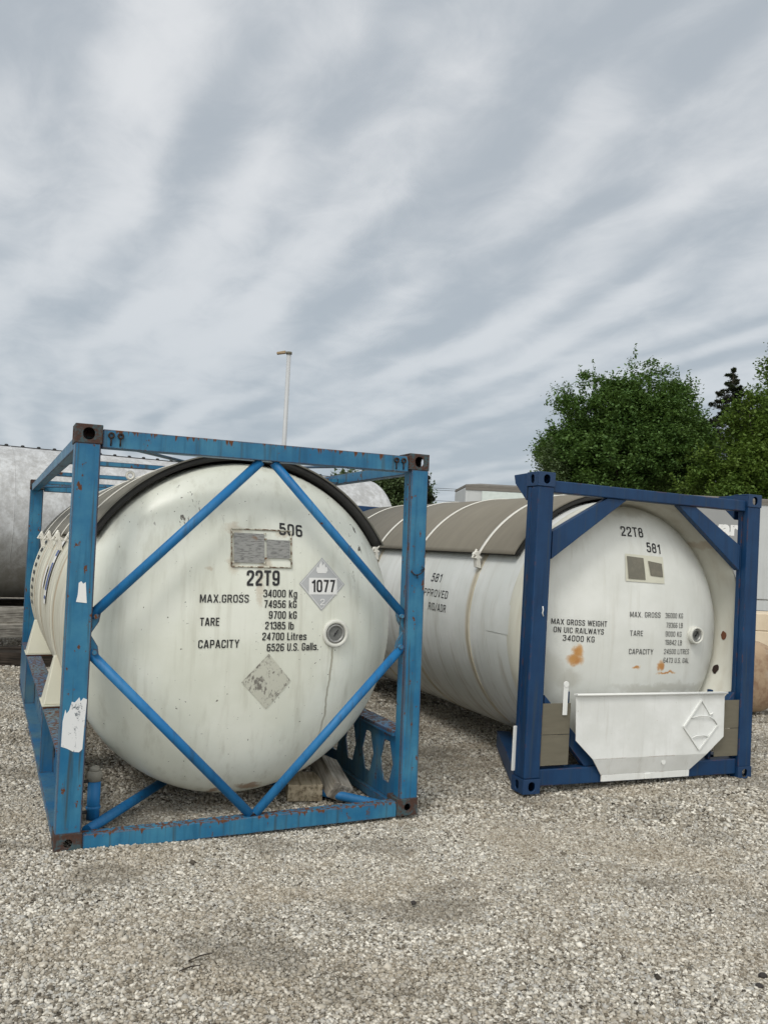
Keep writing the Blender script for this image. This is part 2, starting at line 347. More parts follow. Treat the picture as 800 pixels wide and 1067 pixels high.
def shield_mat(name, a, b):
    m, t = mat(name); co = objco(t); n1 = t.noise(co, 2.5, 6, 0.6); n2 = t.noise(t.vmul(co, (3, 14, 3)), 1, 5)
    finish(t, t.mix(t.m('MULTIPLY', t.m('ADD', n1, n2), 0.5), a, b), 0.85, t.noise(co, 300, 2), 0.12, 0.001, spec=0.25)
    return m
M['shieldA'] = shield_mat('grey_sun_shield', (0.13, 0.125, 0.105), (0.23, 0.22, 0.19))
M['shieldB'] = shield_mat('taupe_sun_shield', (0.14, 0.128, 0.104), (0.24, 0.22, 0.18))
def peel_mat(name, base, dark, thr=0.52):
    m, t = mat(name); co = objco(t); n1 = t.noise(t.vmul(co, (9, 9, 4)), 1.6, 7, 0.72, 0.6); n2 = t.noise(co, 50, 5, 0.7)
    finish(t, t.mix(t.ss(t.m('ADD', t.m('MULTIPLY', n1, 0.65), t.m('MULTIPLY', n2, 0.35)), thr, thr+0.07), base, dark), 0.7, n2, 0.2, 0.002)
    return m
M['peeled'] = peel_mat('peeled_placard_glue', (0.50, 0.50, 0.43), (0.17, 0.16, 0.14), 0.50)
M['chipped_white'] = peel_mat('chipped_white_patch', (0.66, 0.67, 0.68), (0.05, 0.07, 0.09), 0.525)
m, t = mat('data_plate_metal'); co = objco(t); n1 = t.noise(co, 35, 5, 0.65); ln = t.noise(t.vmul(co, (22, 1, 130)), 1.0, 3)
c0 = t.mix(n1, (0.22, 0.22, 0.21), (0.30, 0.30, 0.29)); c0 = t.mix(t.m('MULTIPLY', t.ss(ln, 0.50, 0.60), 0.6), c0, (0.06, 0.06, 0.06))
finish(t, t.mix(t.m('MULTIPLY', t.ss(t.noise(co, 12, 4), 0.62, 0.72), 0.7), c0, (0.17, 0.09, 0.04)), 0.5, ln, 0.1, 0.002, 0.3); M['plate'] = m
m, t = mat('blank_plate_taupe'); co = objco(t); n1 = t.noise(co, 20, 5, 0.65)
finish(t, t.mix(t.ss(n1, 0.4, 0.7), (0.135, 0.128, 0.10), (0.17, 0.155, 0.12)), 0.55); M['plateB'] = m
m, t = mat('rusty_bracket'); co = objco(t); n1 = t.noise(co, 28, 5, 0.7)
finish(t, t.mix(t.ss(n1, 0.44, 0.58), (0.55, 0.54, 0.45), (0.13, 0.07, 0.035)), 0.7); M['bracket'] = m
m, t = mat('brown_grey_board'); co = objco(t); n1 = t.noise(t.vmul(co, (3, 3, 20)), 1.5, 6)
finish(t, t.mix(n1, (0.105, 0.095, 0.068), (0.165, 0.148, 0.108)), 0.7, n1, 0.2, 0.003); M['board'] = m
def wood_mat(name, a, b, sc=(2, 30, 30)):
    m, t = mat(name); co = objco(t); n1 = t.noise(t.vmul(co, sc), 1.0, 6, 0.6, 0.3); n2 = t.noise(co, 5, 4)
    gr = t.noise(t.vmul(co, (sc[0], sc[1]*1.2, sc[2]*1.2)), 1.0, 5, 0.65)
    finish(t, t.mix(t.ss(gr, 0.36, 0.52), tuple(x*0.75 for x in a), t.mix(t.ss(t.m('MULTIPLY', t.m('ADD', n1, n2), 0.5), 0.35, 0.65), a, b)), 0.85, gr, 0.7, 0.005, spec=0.2)
    return m
M['wood_pale'] = wood_mat('pale_weathered_wood', (0.24, 0.195, 0.13), (0.48, 0.41, 0.30), (30, 2, 30))
M['wood_grey'] = wood_mat('grey_weathered_wood', (0.12, 0.11, 0.095), (0.38, 0.36, 0.32))
M['wood_block'] = wood_mat('grey_split_wood', (0.15, 0.13, 0.105), (0.42, 0.39, 0.34), (30, 2, 30))
M['wood_dark'] = wood_mat('tarred_timber', (0.018, 0.015, 0.012), (0.07, 0.055, 0.045))

# ------------------------------------------------------------------ ground and gravel
def gh(x, y):
    return (0.012*np.sin(x*0.9+1.3)*np.sin(y*0.7+0.4) + 0.008*np.sin(x*2.3+y*1.1) + 0.006*np.sin(y*3.1-x*1.7)) - 0.004
def gravel_nodes(t, co, island=None):
    n_big = t.noise(t.vmul(co, (1, 1.8, 1)), 0.55, 5, 0.6); n_mid = t.noise(co, 2.6, 5, 0.6)
    tint = t.m('ADD', t.m('MULTIPLY', n_big, 0.6), t.m('MULTIPLY', n_mid, 0.4))
    return tint
m, t = mat('gravel_ground'); co = objco(t)
tint = gravel_nodes(t, co)
v1 = t.n('ShaderNodeTexVoronoi', None, Vector=co, Scale=36.0, Randomness=1.0); v2 = t.n('ShaderNodeTexVoronoi', None, Vector=co, Scale=85.0)
r1 = t.xyz(v1.outputs['Color'])[0]; r2 = t.xyz(v2.outputs['Color'])[1]
c0 = t.mix(t.m('MULTIPLY', t.m('ADD', r1, r2), 0.5), (0.22, 0.195, 0.155), (0.58, 0.54, 0.46))
c0 = t.mix(t.ss(v1.outputs['Distance'], 0.35, 0.75), c0, (0.10, 0.088, 0.070))
c0 = t.mix(t.m('MULTIPLY', t.ss(tint, 0.42, 0.62), 0.35), c0, (0.27, 0.23, 0.17))
hh = t.m('SUBTRACT', 1.0, v1.outputs['Distance'])
finish(t, c0, 0.95, hh, 1.0, 0.02, spec=0.2); M['gravel'] = m
xs = np.unique(np.concatenate([np.linspace(-9, 9, 110), np.array([-600, -300, -150, -80, -40, -25, -16, -12, 12, 16, 25, 40, 80, 150, 300, 600])]))
ys = np.unique(np.concatenate([np.linspace(-1, 18, 120), np.array([-300, -100, -40, -15, -6, 22, 30, 45, 70, 120, 250, 600, 1200])]))
X, Y = np.meshgrid(xs, ys); Z = gh(X, Y)*((np.abs(X) < 12) & (Y < 20) & (Y > -2))
me = bpy.data.meshes.new('gravel_yard'); nx, ny = len(xs), len(ys)
me.from_pydata([tuple(p) for p in np.stack([X.ravel(), Y.ravel(), Z.ravel()], 1).tolist()], [],
               [(j*nx+i, j*nx+i+1, (j+1)*nx+i+1, (j+1)*nx+i) for j in range(ny-1) for i in range(nx-1)])
me.materials.append(M['gravel']); me.polygons.foreach_set('use_smooth', [True]*len(me.polygons))
o = bpy.data.objects.new('gravel_yard', me); COL.objects.link(o); tag(o, 'grey gravel yard running back to the trees', 'ground', kind='structure')

def scatter_mesh(name, base_v, base_f, P, S, Rm, jitter, material):
    """many small rocks or leaves in one mesh: base shape scaled, turned and moved"""
    n, k = len(P), len(base_v)
    V = base_v[None]*(1+jitter*rng.uniform(-1, 1, (n, k, 3)))*S[:, None, :]
    V = np.einsum('nij,nkj->nki', Rm, V)+P[:, None, :]
    F = (base_f[None]+(np.arange(n)*k)[:, None, None]).reshape(-1, base_f.shape[1])
    me = bpy.data.meshes.new(name)
    me.vertices.add(n*k); me.vertices.foreach_set('co', V.astype(np.float32).ravel())
    nf, sz = F.shape
    me.loops.add(nf*sz); me.loops.foreach_set('vertex_index', F.astype(np.int32).ravel())
    me.polygons.add(nf); me.polygons.foreach_set('loop_start', (np.arange(nf)*sz).astype(np.int32))
    try: me.polygons.foreach_set('loop_total', np.full(nf, sz, np.int32))
    except Exception: pass
    me.update(calc_edges=True); me.materials.append(material)
    o = bpy.data.objects.new(name, me); COL.objects.link(o)
    return o
def rand_rot(n, tilt=math.pi):
    yaw = rng.uniform(0, 2*math.pi, n); ax = rng.uniform(0, 2*math.pi, n); ti = rng.uniform(-tilt, tilt, n)
    K = np.zeros((n, 3, 3)); ux, uy = np.cos(ax), np.sin(ax)
    K[:, 0, 2], K[:, 1, 2], K[:, 2, 0], K[:, 2, 1] = uy, -ux, -uy, ux
    T = np.eye(3)[None]+np.sin(ti)[:, None, None]*K+(1-np.cos(ti))[:, None, None]*(K@K)
    Zr = np.zeros((n, 3, 3)); Zr[:, 0, 0] = np.cos(yaw); Zr[:, 0, 1] = -np.sin(yaw); Zr[:, 1, 0] = np.sin(yaw); Zr[:, 1, 1] = np.cos(yaw); Zr[:, 2, 2] = 1
    return T@Zr
m, t = mat('limestone_chips'); isl = t.n('ShaderNodeNewGeometry').outputs['Random Per Island']
wco = objco(t); tint = gravel_nodes(t, wco)
ramp = t.n('ShaderNodeValToRGB', None, Fac=isl); el = ramp.color_ramp.elements
cols = [(0.0, (0.045, 0.039, 0.032)), (0.06, (0.18, 0.158, 0.126)), (0.22, (0.33, 0.295, 0.24)), (0.50, (0.47, 0.435, 0.37)), (0.66, (0.42, 0.41, 0.385)), (0.80, (0.59, 0.555, 0.485)), (1.0, (0.80, 0.76, 0.68))]
while len(el) < len(cols): el.new(0.5)
for e_, (p_, c_) in zip(el, cols): e_.position = p_; e_.color = (*c_, 1)
c0 = t.mix(t.m('MULTIPLY', t.ss(tint, 0.44, 0.60), 0.45), ramp.outputs[0], (0.35, 0.295, 0.22))
c0 = t.mix(t.m('MULTIPLY', t.ss(t.noise(t.vmul(wco, (1, 1.7, 1)), 1.0, 5), 0.52, 0.64), 0.50), c0, (0.17, 0.15, 0.12))
finish(t, c0, 0.95, t.noise(wco, 260, 3), 0.35, 0.002, spec=0.2); M['chips'] = m
cube = np.array([[-1,-1,-.8],[1,-.9,-.9],[.9,1,-.8],[-1,.9,-.9],[-.7,-.8,.8],[.8,-.6,.9],[.6,.8,.7],[-.8,.7,.9]])
cf = np.array([[0,3,2],[0,2,1],[4,5,6],[4,6,7],[0,1,5],[0,5,4],[1,2,6],[1,6,5],[2,3,7],[2,7,6],[3,0,4],[3,4,7]])
def chips(n, y0, y1, lo, hi, expo):
    y = np.sqrt(rng.uniform(y0**2, y1**2, n)); x = rng.uniform(-1, 1, n)*(0.50*y+0.7)
    s = lo+(hi-lo)*rng.uniform(0, 1, n)**expo
    sc = np.stack([s*rng.uniform(.8, 1.3, n), s*rng.uniform(.6, 1.0, n), s*rng.uniform(.35, .75, n)], 1)
    pk = 0.5+0.5*np.sin(x*1.1+0.8*np.sin(y*0.9)+2)*np.sin(y*1.5-x*0.5); z = gh(x, y)+s*(0.35-0.45*pk)+rng.uniform(-.3, .6, n)*(0.008-0.005*pk)
    return np.stack([x, y, z], 1), sc
parts = [chips(330000, 2.9, 6.2, 0.0030, 0.0122, 3.2), chips(200000, 6.2, 10.5, 0.004, 0.016, 2.7), chips(50000, 10.5, 18, 0.009, 0.026, 1.8), chips(3000, 2.9, 9.5, 0.012, 0.021, 1.6)]
P = np.concatenate([a for a, _ in parts]); S = np.concatenate([b for _, b in parts])
o = scatter_mesh('gravel_chips', cube, cf, P, S, rand_rot(len(P), 0.9), 0.30, M['chips'])
tag(o, 'loose crushed limestone chips covering the yard', 'gravel', kind='stuff')

for k, (sx_, sy_, ss_) in enumerate(((1.86, 4.00, 0.020), (1.80, 3.90, 0.017), (1.93, 3.93, 0.016), (0.26, 4.62, 0.016))):
    b_ = bmesh.new(); bmesh.ops.create_icosphere(b_, subdivisions=2, radius=ss_)
    for v in b_.verts: v.co *= random.uniform(0.82, 1.12)
    me = bpy.data.meshes.new('dark_stone'); b_.to_mesh(me); b_.free(); me.materials.append(plain('dark_stone_%d' % k, (0.035, 0.03, 0.028), 0.9))
    o = bpy.data.objects.new('dark_stone', me); COL.objects.link(o); o.scale = (1.1, 0.9, 0.7); o.location = (sx_, sy_, 0.014)
    tag(o, ['largest of three nearly black stones on the gravel at lower right', 'nearly black stone nearest the camera in the lower right trio', 'rightmost nearly black stone of the lower right trio', 'single small dark stone on the gravel below the gap between the containers'][k], 'stone', 'dark stones on the gravel')

# ------------------------------------------------------------------ tank heads: shape and things drawn on them
CX = 1.219
HEAD = {'A': dict(R=1.175, z=1.30, y0=0.14, D=0.42, n=2.3), 'B': dict(R=1.12, z=1.29, y0=0.17, D=0.30, n=2.2)}
def head_y(k, x, z):
    d = HEAD[k]; q = min(1.0, math.hypot(x-CX, z-d['z'])/d['R'])
    return d['y0']+d['D']*(1-(1-q**d['n'])**(1/d['n']))
def on_head(k, off=0.003): return lambda x, z: (x, head_y(k, x, z)-off, z)
def on_barrel(Rr, zc, off=0.003):      # (distance along the tank, height up the left side) -> point
    return lambda yy, zz: (CX-math.cos(math.asin(max(-1, min(1, (zz-zc)/Rr))))*(Rr+off), yy, zc+(Rr+off)*(zz-zc)/Rr)
def head_profile(k, n=26):
    d = HEAD[k]; pr = []
    for i in range(n+1):
        q = math.sin(math.pi/2*i/n); pr.append((max(d['R']*q, 1e-4), d['y0']+d['D']*(1-(1-min(q, 1)**d['n'])**(1/d['n']))))
    return pr
_H = None
def text_faces(txt, bold=0.018):
    cu = bpy.data.curves.new('t', 'FONT'); cu.body = txt; cu.offset = bold; cu.resolution_u = 3; cu.fill_mode = 'FRONT'
    ob = bpy.data.objects.new('t', cu); COL.objects.link(ob)
    dg = bpy.context.evaluated_depsgraph_get(); dg.update(); me = bpy.data.meshes.new_from_object(ob.evaluated_get(dg))
    V = [tuple(v.co) for v in me.vertices]; F = [tuple(p.vertices) for p in me.polygons]
    bpy.data.objects.remove(ob); bpy.data.curves.remove(cu); bpy.data.meshes.remove(me)
    return V, F
def write_serif(mb, txt, p0, p1, cap, fn, bold=0.03):
    """lettering whose baseline runs from p0 to p1 (in the surface's two coordinates), capitals cap high, bent by fn"""
    global _H
    if _H is None: _H = max(v[1] for v in text_faces('H', 0)[0])
    V, F = text_faces(txt, bold)
    x0, x1 = min(v[0] for v in V), max(v[0] for v in V)
    b = bmesh.new(); vv = [b.verts.new(v) for v in V]
    for f in F:
        try: b.faces.new([vv[i] for i in f])
        except ValueError: pass
    bmesh.ops.triangulate(b, faces=b.faces)
    for v in b.verts:
        u = (v.co.x-x0)/(x1-x0); h_ = v.co.y/_H*cap
        q = (p0[0]+(p1[0]-p0[0])*u, p0[1]+(p1[1]-p0[1])*u+h_); v.co = fn(*q)
    vm = {v: mb.bm.verts.new(v.co) for v in b.verts}
    for f in b.faces:
        try: mb.bm.faces.new([vm[v] for v in f.verts])
        except ValueError: pass
    b.free()
GLY = {  # condensed painted lettering: width, strokes = (corner radius, closed, points)
'0': (.5, [(.17,1,[(.07,.07),(.07,.93),(.43,.93),(.43,.07)])]), '1': (.36, [(0,0,[(.29,0),(.29,1)]),(0,0,[(.29,.90),(.06,.74)])]),
'2': (.5, [(.15,0,[(.07,.66),(.07,.93),(.43,.93),(.43,.58),(.09,.20),(.09,.07)]),(0,0,[(.02,.07),(.47,.07)])]),
'3': (.5, [(.15,0,[(.07,.72),(.07,.93),(.41,.93),(.41,.53),(.20,.53)]),(.15,0,[(.20,.53),(.43,.53),(.43,.07),(.07,.07),(.07,.28)])]),
'4': (.5, [(0,0,[(.36,0),(.36,1)]),(0,0,[(.36,.95),(.06,.28),(.49,.28)])]), '5': (.5, [(0,0,[(.43,.93),(.11,.93),(.10,.50)]),(.15,0,[(.10,.48),(.13,.60),(.43,.60),(.43,.07),(.07,.07),(.07,.28)])]),
'6': (.5, [(.15,1,[(.07,.07),(.07,.56),(.43,.56),(.43,.07)]),(.16,0,[(.07,.30),(.07,.93),(.42,.93),(.42,.80)])]), '7': (.48, [(0,0,[(.03,.93),(.41,.93),(.18,0)])]),
'8': (.5, [(.14,1,[(.09,.53),(.09,.93),(.41,.93),(.41,.53)]),(.15,1,[(.07,.07),(.07,.53),(.43,.53),(.43,.07)])]),
'9': (.5, [(.15,1,[(.07,.42),(.07,.93),(.43,.93),(.43,.42)]),(.16,0,[(.43,.70),(.43,.07),(.08,.07),(.08,.27)])]),
'A': (.56, [(0,0,[(.06,0),(.25,.97)]),(0,0,[(.31,.97),(.50,0)]),(0,0,[(.12,.28),(.44,.28)]),(0,0,[(.22,.94),(.34,.94)])]),
'B': (.5, [(.13,0,[(.07,.93),(.40,.93),(.40,.53),(.07,.53)]),(.13,0,[(.07,.53),(.43,.53),(.43,.07),(.07,.07)]),(0,0,[(.07,0),(.07,1)])]),
'C': (.5, [(.16,0,[(.43,.66),(.43,.93),(.07,.93),(.07,.07),(.43,.07),(.43,.34)])]), 'D': (.5, [(.16,0,[(.07,.93),(.43,.93),(.43,.07),(.07,.07)]),(0,0,[(.07,0),(.07,1)])]),
'E': (.44, [(0,0,[(.42,.93),(.07,.93),(.07,.07),(.42,.07)]),(0,0,[(.07,.52),(.38,.52)])]), 'G': (.5, [(.16,0,[(.43,.68),(.43,.93),(.07,.93),(.07,.07),(.43,.07),(.43,.45)]),(0,0,[(.50,.45),(.27,.45)])]),
'H': (.5, [(0,0,[(.07,0),(.07,1)]),(0,0,[(.43,0),(.43,1)]),(0,0,[(.07,.52),(.43,.52)])]), 'I': (.14, [(0,0,[(.07,0),(.07,1)])]),
'K': (.52, [(0,0,[(.07,0),(.07,1)]),(0,0,[(.45,1),(.10,.42)]),(0,0,[(.20,.60),(.46,0)])]), 'L': (.42, [(0,0,[(.07,1),(.07,.07),(.41,.07)])]),
'M': (.66, [(0,0,[(.07,0),(.07,1)]),(0,0,[(.59,0),(.59,1)]),(0,0,[(.10,.97),(.33,.15),(.56,.97)])]), 'N': (.52, [(0,0,[(.07,0),(.07,1)]),(0,0,[(.45,0),(.45,1)]),(0,0,[(.09,.95),(.43,.05)])]),
'O': (.52, [(.17,1,[(.07,.07),(.07,.93),(.45,.93),(.45,.07)])]), 'P': (.5, [(.15,0,[(.07,.93),(.43,.93),(.43,.44),(.07,.44)]),(0,0,[(.07,0),(.07,1)])]),
'R': (.52, [(.15,0,[(.07,.93),(.43,.93),(.43,.48),(.07,.48)]),(0,0,[(.07,0),(.07,1)]),(0,0,[(.28,.48),(.46,0)])]),
'S': (.5, [(.15,0,[(.43,.70),(.43,.93),(.07,.93),(.07,.56),(.43,.46),(.43,.07),(.07,.07),(.07,.30)])]), 'T': (.5, [(0,0,[(.25,0),(.25,.93)]),(0,0,[(.0,.93),(.5,.93)])]),
'U': (.5, [(.17,0,[(.07,1),(.07,.07),(.43,.07),(.43,1)])]), 'V': (.54, [(0,0,[(.05,1),(.25,.05)]),(0,0,[(.49,1),(.29,.05)])]),
'W': (.76, [(0,0,[(.05,1),(.20,.04)]),(0,0,[(.20,.04),(.38,.95)]),(0,0,[(.38,.95),(.56,.04)]),(0,0,[(.56,.04),(.71,1)])]), 'X': (.54, [(0,0,[(.05,1),(.49,0)]),(0,0,[(.49,1),(.05,0)])]),
'Y': (.54, [(0,0,[(.05,1),(.27,.45)]),(0,0,[(.49,1),(.27,.45)]),(0,0,[(.27,.5),(.27,0)])]),
'g': (.48, [(.13,1,[(.07,.07),(.07,.66),(.41,.66),(.41,.07)]),(.13,0,[(.41,.73),(.41,-.2),(.09,-.2),(.09,-.08)])]), 'k': (.46, [(0,0,[(.07,0),(.07,1)]),(0,0,[(.40,.73),(.10,.30)]),(0,0,[(.17,.42),(.41,0)])]),
'b': (.48, [(.13,1,[(.07,.07),(.07,.66),(.41,.66),(.41,.07)]),(0,0,[(.07,0),(.07,1)])]), 'l': (.14, [(0,0,[(.07,0),(.07,1)])]), 'i': (.14, [(0,0,[(.07,0),(.07,.73)]),(0,0,[(.07,.86),(.07,1)])]),
't': (.32, [(.1,0,[(.15,.95),(.15,.07),(.31,.07)]),(0,0,[(.0,.66),(.31,.66)])]), 'r': (.32, [(0,0,[(.07,0),(.07,.73)]),(.1,0,[(.07,.45),(.07,.66),(.30,.66)])]),
'e': (.48, [(.13,0,[(.08,.37),(.41,.37),(.41,.66),(.07,.66),(.07,.07),(.40,.07),(.40,.20)])]), 's': (.45, [(.1,0,[(.38,.52),(.38,.66),(.07,.66),(.07,.42),(.38,.34),(.38,.07),(.06,.07),(.06,.20)])]),
'a': (.46, [(.12,0,[(.08,.54),(.08,.66),(.38,.66),(.38,0)]),(.12,1,[(.07,.07),(.07,.40),(.38,.40),(.38,.07)])]), '.': (.14, [(0,0,[(.07,0),(.07,.14)])]), '/': (.36, [(0,0,[(.03,-.05),(.33,1.03)])]), ' ': (.22, [])}
def stroke_pts(rad, closed, pts):
    P = [Vector(p) for p in pts]; n = len(P); out = []
    for i, p in enumerate(P):
        if rad and (closed or 0 < i < n-1):
            a, b = P[(i-1) % n]-p, P[(i+1) % n]-p; r = min(rad, a.length*0.49, b.length*0.49); q0, q1 = p+a.normalized()*r, p+b.normalized()*r
            for k in range(5):
                u = k/4; out.append(q0*(1-u)**2+p*2*u*(1-u)+q1*u*u)
        else: out.append(p)
    return out
def write(mb, txt, p0, p1, cap, fn, bold=0.15):
    """painted lettering whose baseline runs from p0 to p1 (in the surface's two coordinates), capitals cap high, bent by fn"""
    adv = 0.0; runs = []
    for ch in txt:
        wd, st = GLY[ch]
        for rad, cl, pts in st: runs.append((adv, cl, stroke_pts(rad, cl, pts)))
        adv += wd+0.115
    tot = adv-0.115; ux = (p1[0]-p0[0])/tot; asp = abs(ux)/cap                 # keep strokes even after squeezing
    for ox, cl, P in runs:
        Q = [Vector((p.x*asp, p.y)) for p in P]; n = len(Q); L_, R_ = [], []; hb = bold/2*min(1.0, 0.35+0.65*asp*1.15)
        for i, q in enumerate(Q):
            a = (q-Q[i-1]) if (i > 0 or cl) else (Q[1]-q); b = (Q[(i+1) % n]-q) if (i < n-1 or cl) else (q-Q[i-1])
            a.normalize(); b.normalize(); d = (a+b)
            if d.length < 1e-4: d = a
            d.normalize(); nn = Vector((-d.y, d.x)); k = hb/max(0.45, nn.dot(Vector((-a.y, a.x)))); L_.append(q+nn*k); R_.append(q-nn*k)
        conv = lambda q: mb.bm.verts.new(fn(p0[0]+(ox+q.x/asp)*ux, p0[1]+(p1[1]-p0[1])*(ox+q.x/asp)/tot+q.y*cap))
        lv, rv = [conv(q) for q in L_], [conv(q) for q in R_]
        for i in range(n if cl else n-1):
            j = (i+1) % n; mb.bm.faces.new((lv[i], lv[j], rv[j], rv[i]))
def patch(mb, quad, fn, nu=6, nv=6):
    """four corners (surface coordinates, round) -> bent grid"""
    a, b, c_, d = [Vector(q) for q in quad]
    mb.grid(lambda u, v: fn(*((a*(1-u)+b*u)*(1-v)+(d*(1-u)+c_*u)*v)), nu, nv)
def shape(mb, pts, fn):
    mb.poly([fn(*p) for p in pts])

# ------------------------------------------------------------------ corner casting (front and side openings)
def casting(name, mt, hole_m, parent, sx, sy, sz, oval_w=0.068, oval_h=0.088):
    """sx, sy, sz = -1/1: which corner of the frame. Frame is 2.438 x 6.058 x 2.591"""
    W, L, H = 2.438, 6.058, 2.591; cw, cl, ch = 0.162, 0.178, 0.118
    x0 = 0 if sx < 0 else W-cw; y0 = 0 if sy < 0 else L-cl; z0 = 0 if sz < 0 else H-ch
    mb = MB(); th = 0.012
    fx = x0 if sx < 0 else x0+cw; fy = y0 if sy < 0 else y0+cl
    if sy < 0: mb.plate((x0, fy, z0), (1, 0, 0), (0, 0, 1), cw, ch, th, oval(oval_w, oval_h), (cw/2, ch/2))
    else: mb.plate((x0+cw, fy, z0), (-1, 0, 0), (0, 0, 1), cw, ch, th, oval(oval_w, oval_h), (cw/2, ch/2))
    ya, yb = (y0+th, y0+cl) if sy < 0 else (y0, y0+cl-th)
    if sx < 0: mb.plate((fx, yb, z0), (0, -1, 0), (0, 0, 1), yb-ya, ch, th, oval(oval_w*.85, oval_h), ((yb-ya)/2, ch/2))
    else: mb.plate((fx, ya, z0), (0, 1, 0), (0, 0, 1), yb-ya, ch, th, oval(oval_w*.85, oval_h), ((yb-ya)/2, ch/2))
    xa, xb = (x0+th, x0+cw) if sx < 0 else (x0, x0+cw-th)
    mb.box((xa, ya, z0), (xb, yb, z0+th)); mb.box((xa, ya, z0+ch-th), (xb, yb, z0+ch))
    xi = (xb-th, xb) if sx < 0 else (xa, xa+th); mb.box((xi[0], ya, z0+th), (xi[1], yb, z0+ch-th))
    yi = (yb-th, yb) if sy < 0 else (ya, ya+th); xj = (xa, xb-th) if sx < 0 else (xa+th, xb)
    mb.box((xj[0], yi[0], z0+th), (xj[1], yi[1], z0+ch-th))
    return mb.build(name, mt, parent, 0.004, weld=False)

def arc_sheet(mb, r0, r1, ya, yb, a0, a1, zc, seg=40):
    mb.lathe([(r0, ya), (r1, ya), (r1, yb), (r0, yb), (r0, ya)], (CX, 0, zc), 'y', seg, a0, a1)
    for a in (a0, a1):
        t_ = R(a); f = lambda r, d: (CX-math.cos(t_)*r, d, zc+math.sin(t_)*r)
        mb.poly([f(r0, ya), f(r1, ya), f(r1, yb), f(r0, yb)])

def shield(root, zc, y0, y1, straps, shm, a0=30, r=1.232):
    mb = MB(); arc_sheet(mb, r, r+0.010, y0, y1, a0, 180-a0, zc, 56)
    s_ = mb.build('sun_shield', shm, root); 
    for f in s_.data.polygons: f.use_smooth = abs(f.normal.y) < 0.5
    mb = MB(); arc_sheet(mb, r-0.042, r-0.001, y0+0.012, y1-0.012, a0+0.6, 179.4-a0, zc, 56); ln_ = mb.build('shield_gap_shade', M['gap_shade'], s_)  # dark sheet added to fill the gap under the shield as its shade
    for ys_ in straps:
        mb = MB(); arc_sheet(mb, r+0.0115, r+0.020, ys_-0.021, ys_+0.021, a0-1.5, 180-a0+1.5, zc, 56)
        st = mb.build('strap', M['strap'], root)
        for side in (a0-2, 180-a0+2):
            t_ = R(side); cs, sn = -math.cos(t_), math.sin(t_)
            rad = Vector((cs, 0, sn)); tan = Vector((-sn, 0, cs)) if side < 90 else Vector((sn, 0, -cs))   # tan points down the side
            tan = -tan if tan.z > 0 else tan
            c_ = Vector((CX, ys_, zc))+rad*(r-0.02)
            mb = MB()
            mb.bar(c_+tan*0.0+rad*0.00, c_+tan*0.00+rad*0.085, 0.055, 0.022, up=tan)
            mb.loft([c_+rad*a+tan*b+Vector((0, e_, 0)) for a, b, e_ in ((0.085, -0.015, -.03), (0.085, -0.015, .03), (0.0, 0.10, .03), (0.0, 0.10, -.03))],
                    [c_+rad*a+tan*b+Vector((0, e_, 0)) for a, b, e_ in ((0.06, -0.04, -.03), (0.06, -0.04, .03), (-0.045, 0.085, .03), (-0.045, 0.085, -.03))])
            mb.tube([c_+rad*0.075-tan*0.05, c_+rad*0.075+tan*0.045], 0.012, 8)
            mb.tube([c_+rad*0.055+tan*0.03+Vector((0, -.045, 0)), c_+rad*0.055+tan*0.03+Vector((0, .045, 0))], 0.010, 8)
            mb.build('strap_clamp', M['strap'], root, 0.003)

def gauge(root, k, x, z, r=0.085, proud=0.03, rim=None):
    y = head_y(k, x, z)
    mb = MB(); mb.lathe([(r*1.12, y+0.06), (r*1.12, y-proud*0.7), (r*1.05, y-proud), (r*0.86, y-proud), (r*0.80, y-proud*0.6), (r*0.80, y+0.02)], (x, 0, z), 'y', 40)
    g = mb.build('gauge_housing', rim or M['white_paint'], root)
    mb = MB(); mb.lathe([(r*0.795, y-proud*0.35), (r*0.74, y-proud*0.8), (r*0.60, y-proud*0.8), (r*0.56, y-proud*0.45)], (x, 0, z), 'y', 36)
    mb.build('gauge_ring', M['steel'], g)
    mb = MB(); mb.lathe([(r*0.60, y-proud*0.42), (0.0005, y-proud*0.42)], (x, 0, z), 'y', 36)
    f = mb.build('gauge_face', M['gface'], g)
    mb = MB(); mb.bar((x-0.012, y-proud*0.6, z-0.02), (x+0.02, y-proud*0.6, z+0.028), 0.004, 0.007, up=(0, 1, 0)); mb.tube([(x, y-proud*0.46, z), (x, y-proud*0.75, z)], 0.006, 10)
    mb.build('gauge_needle', M['black'], g)
    return g

def place_frame(name, o3, yaw, pitch, roll):
    return empty(name, o3, (R(pitch), R(roll), R(yaw)), 'YXZ')

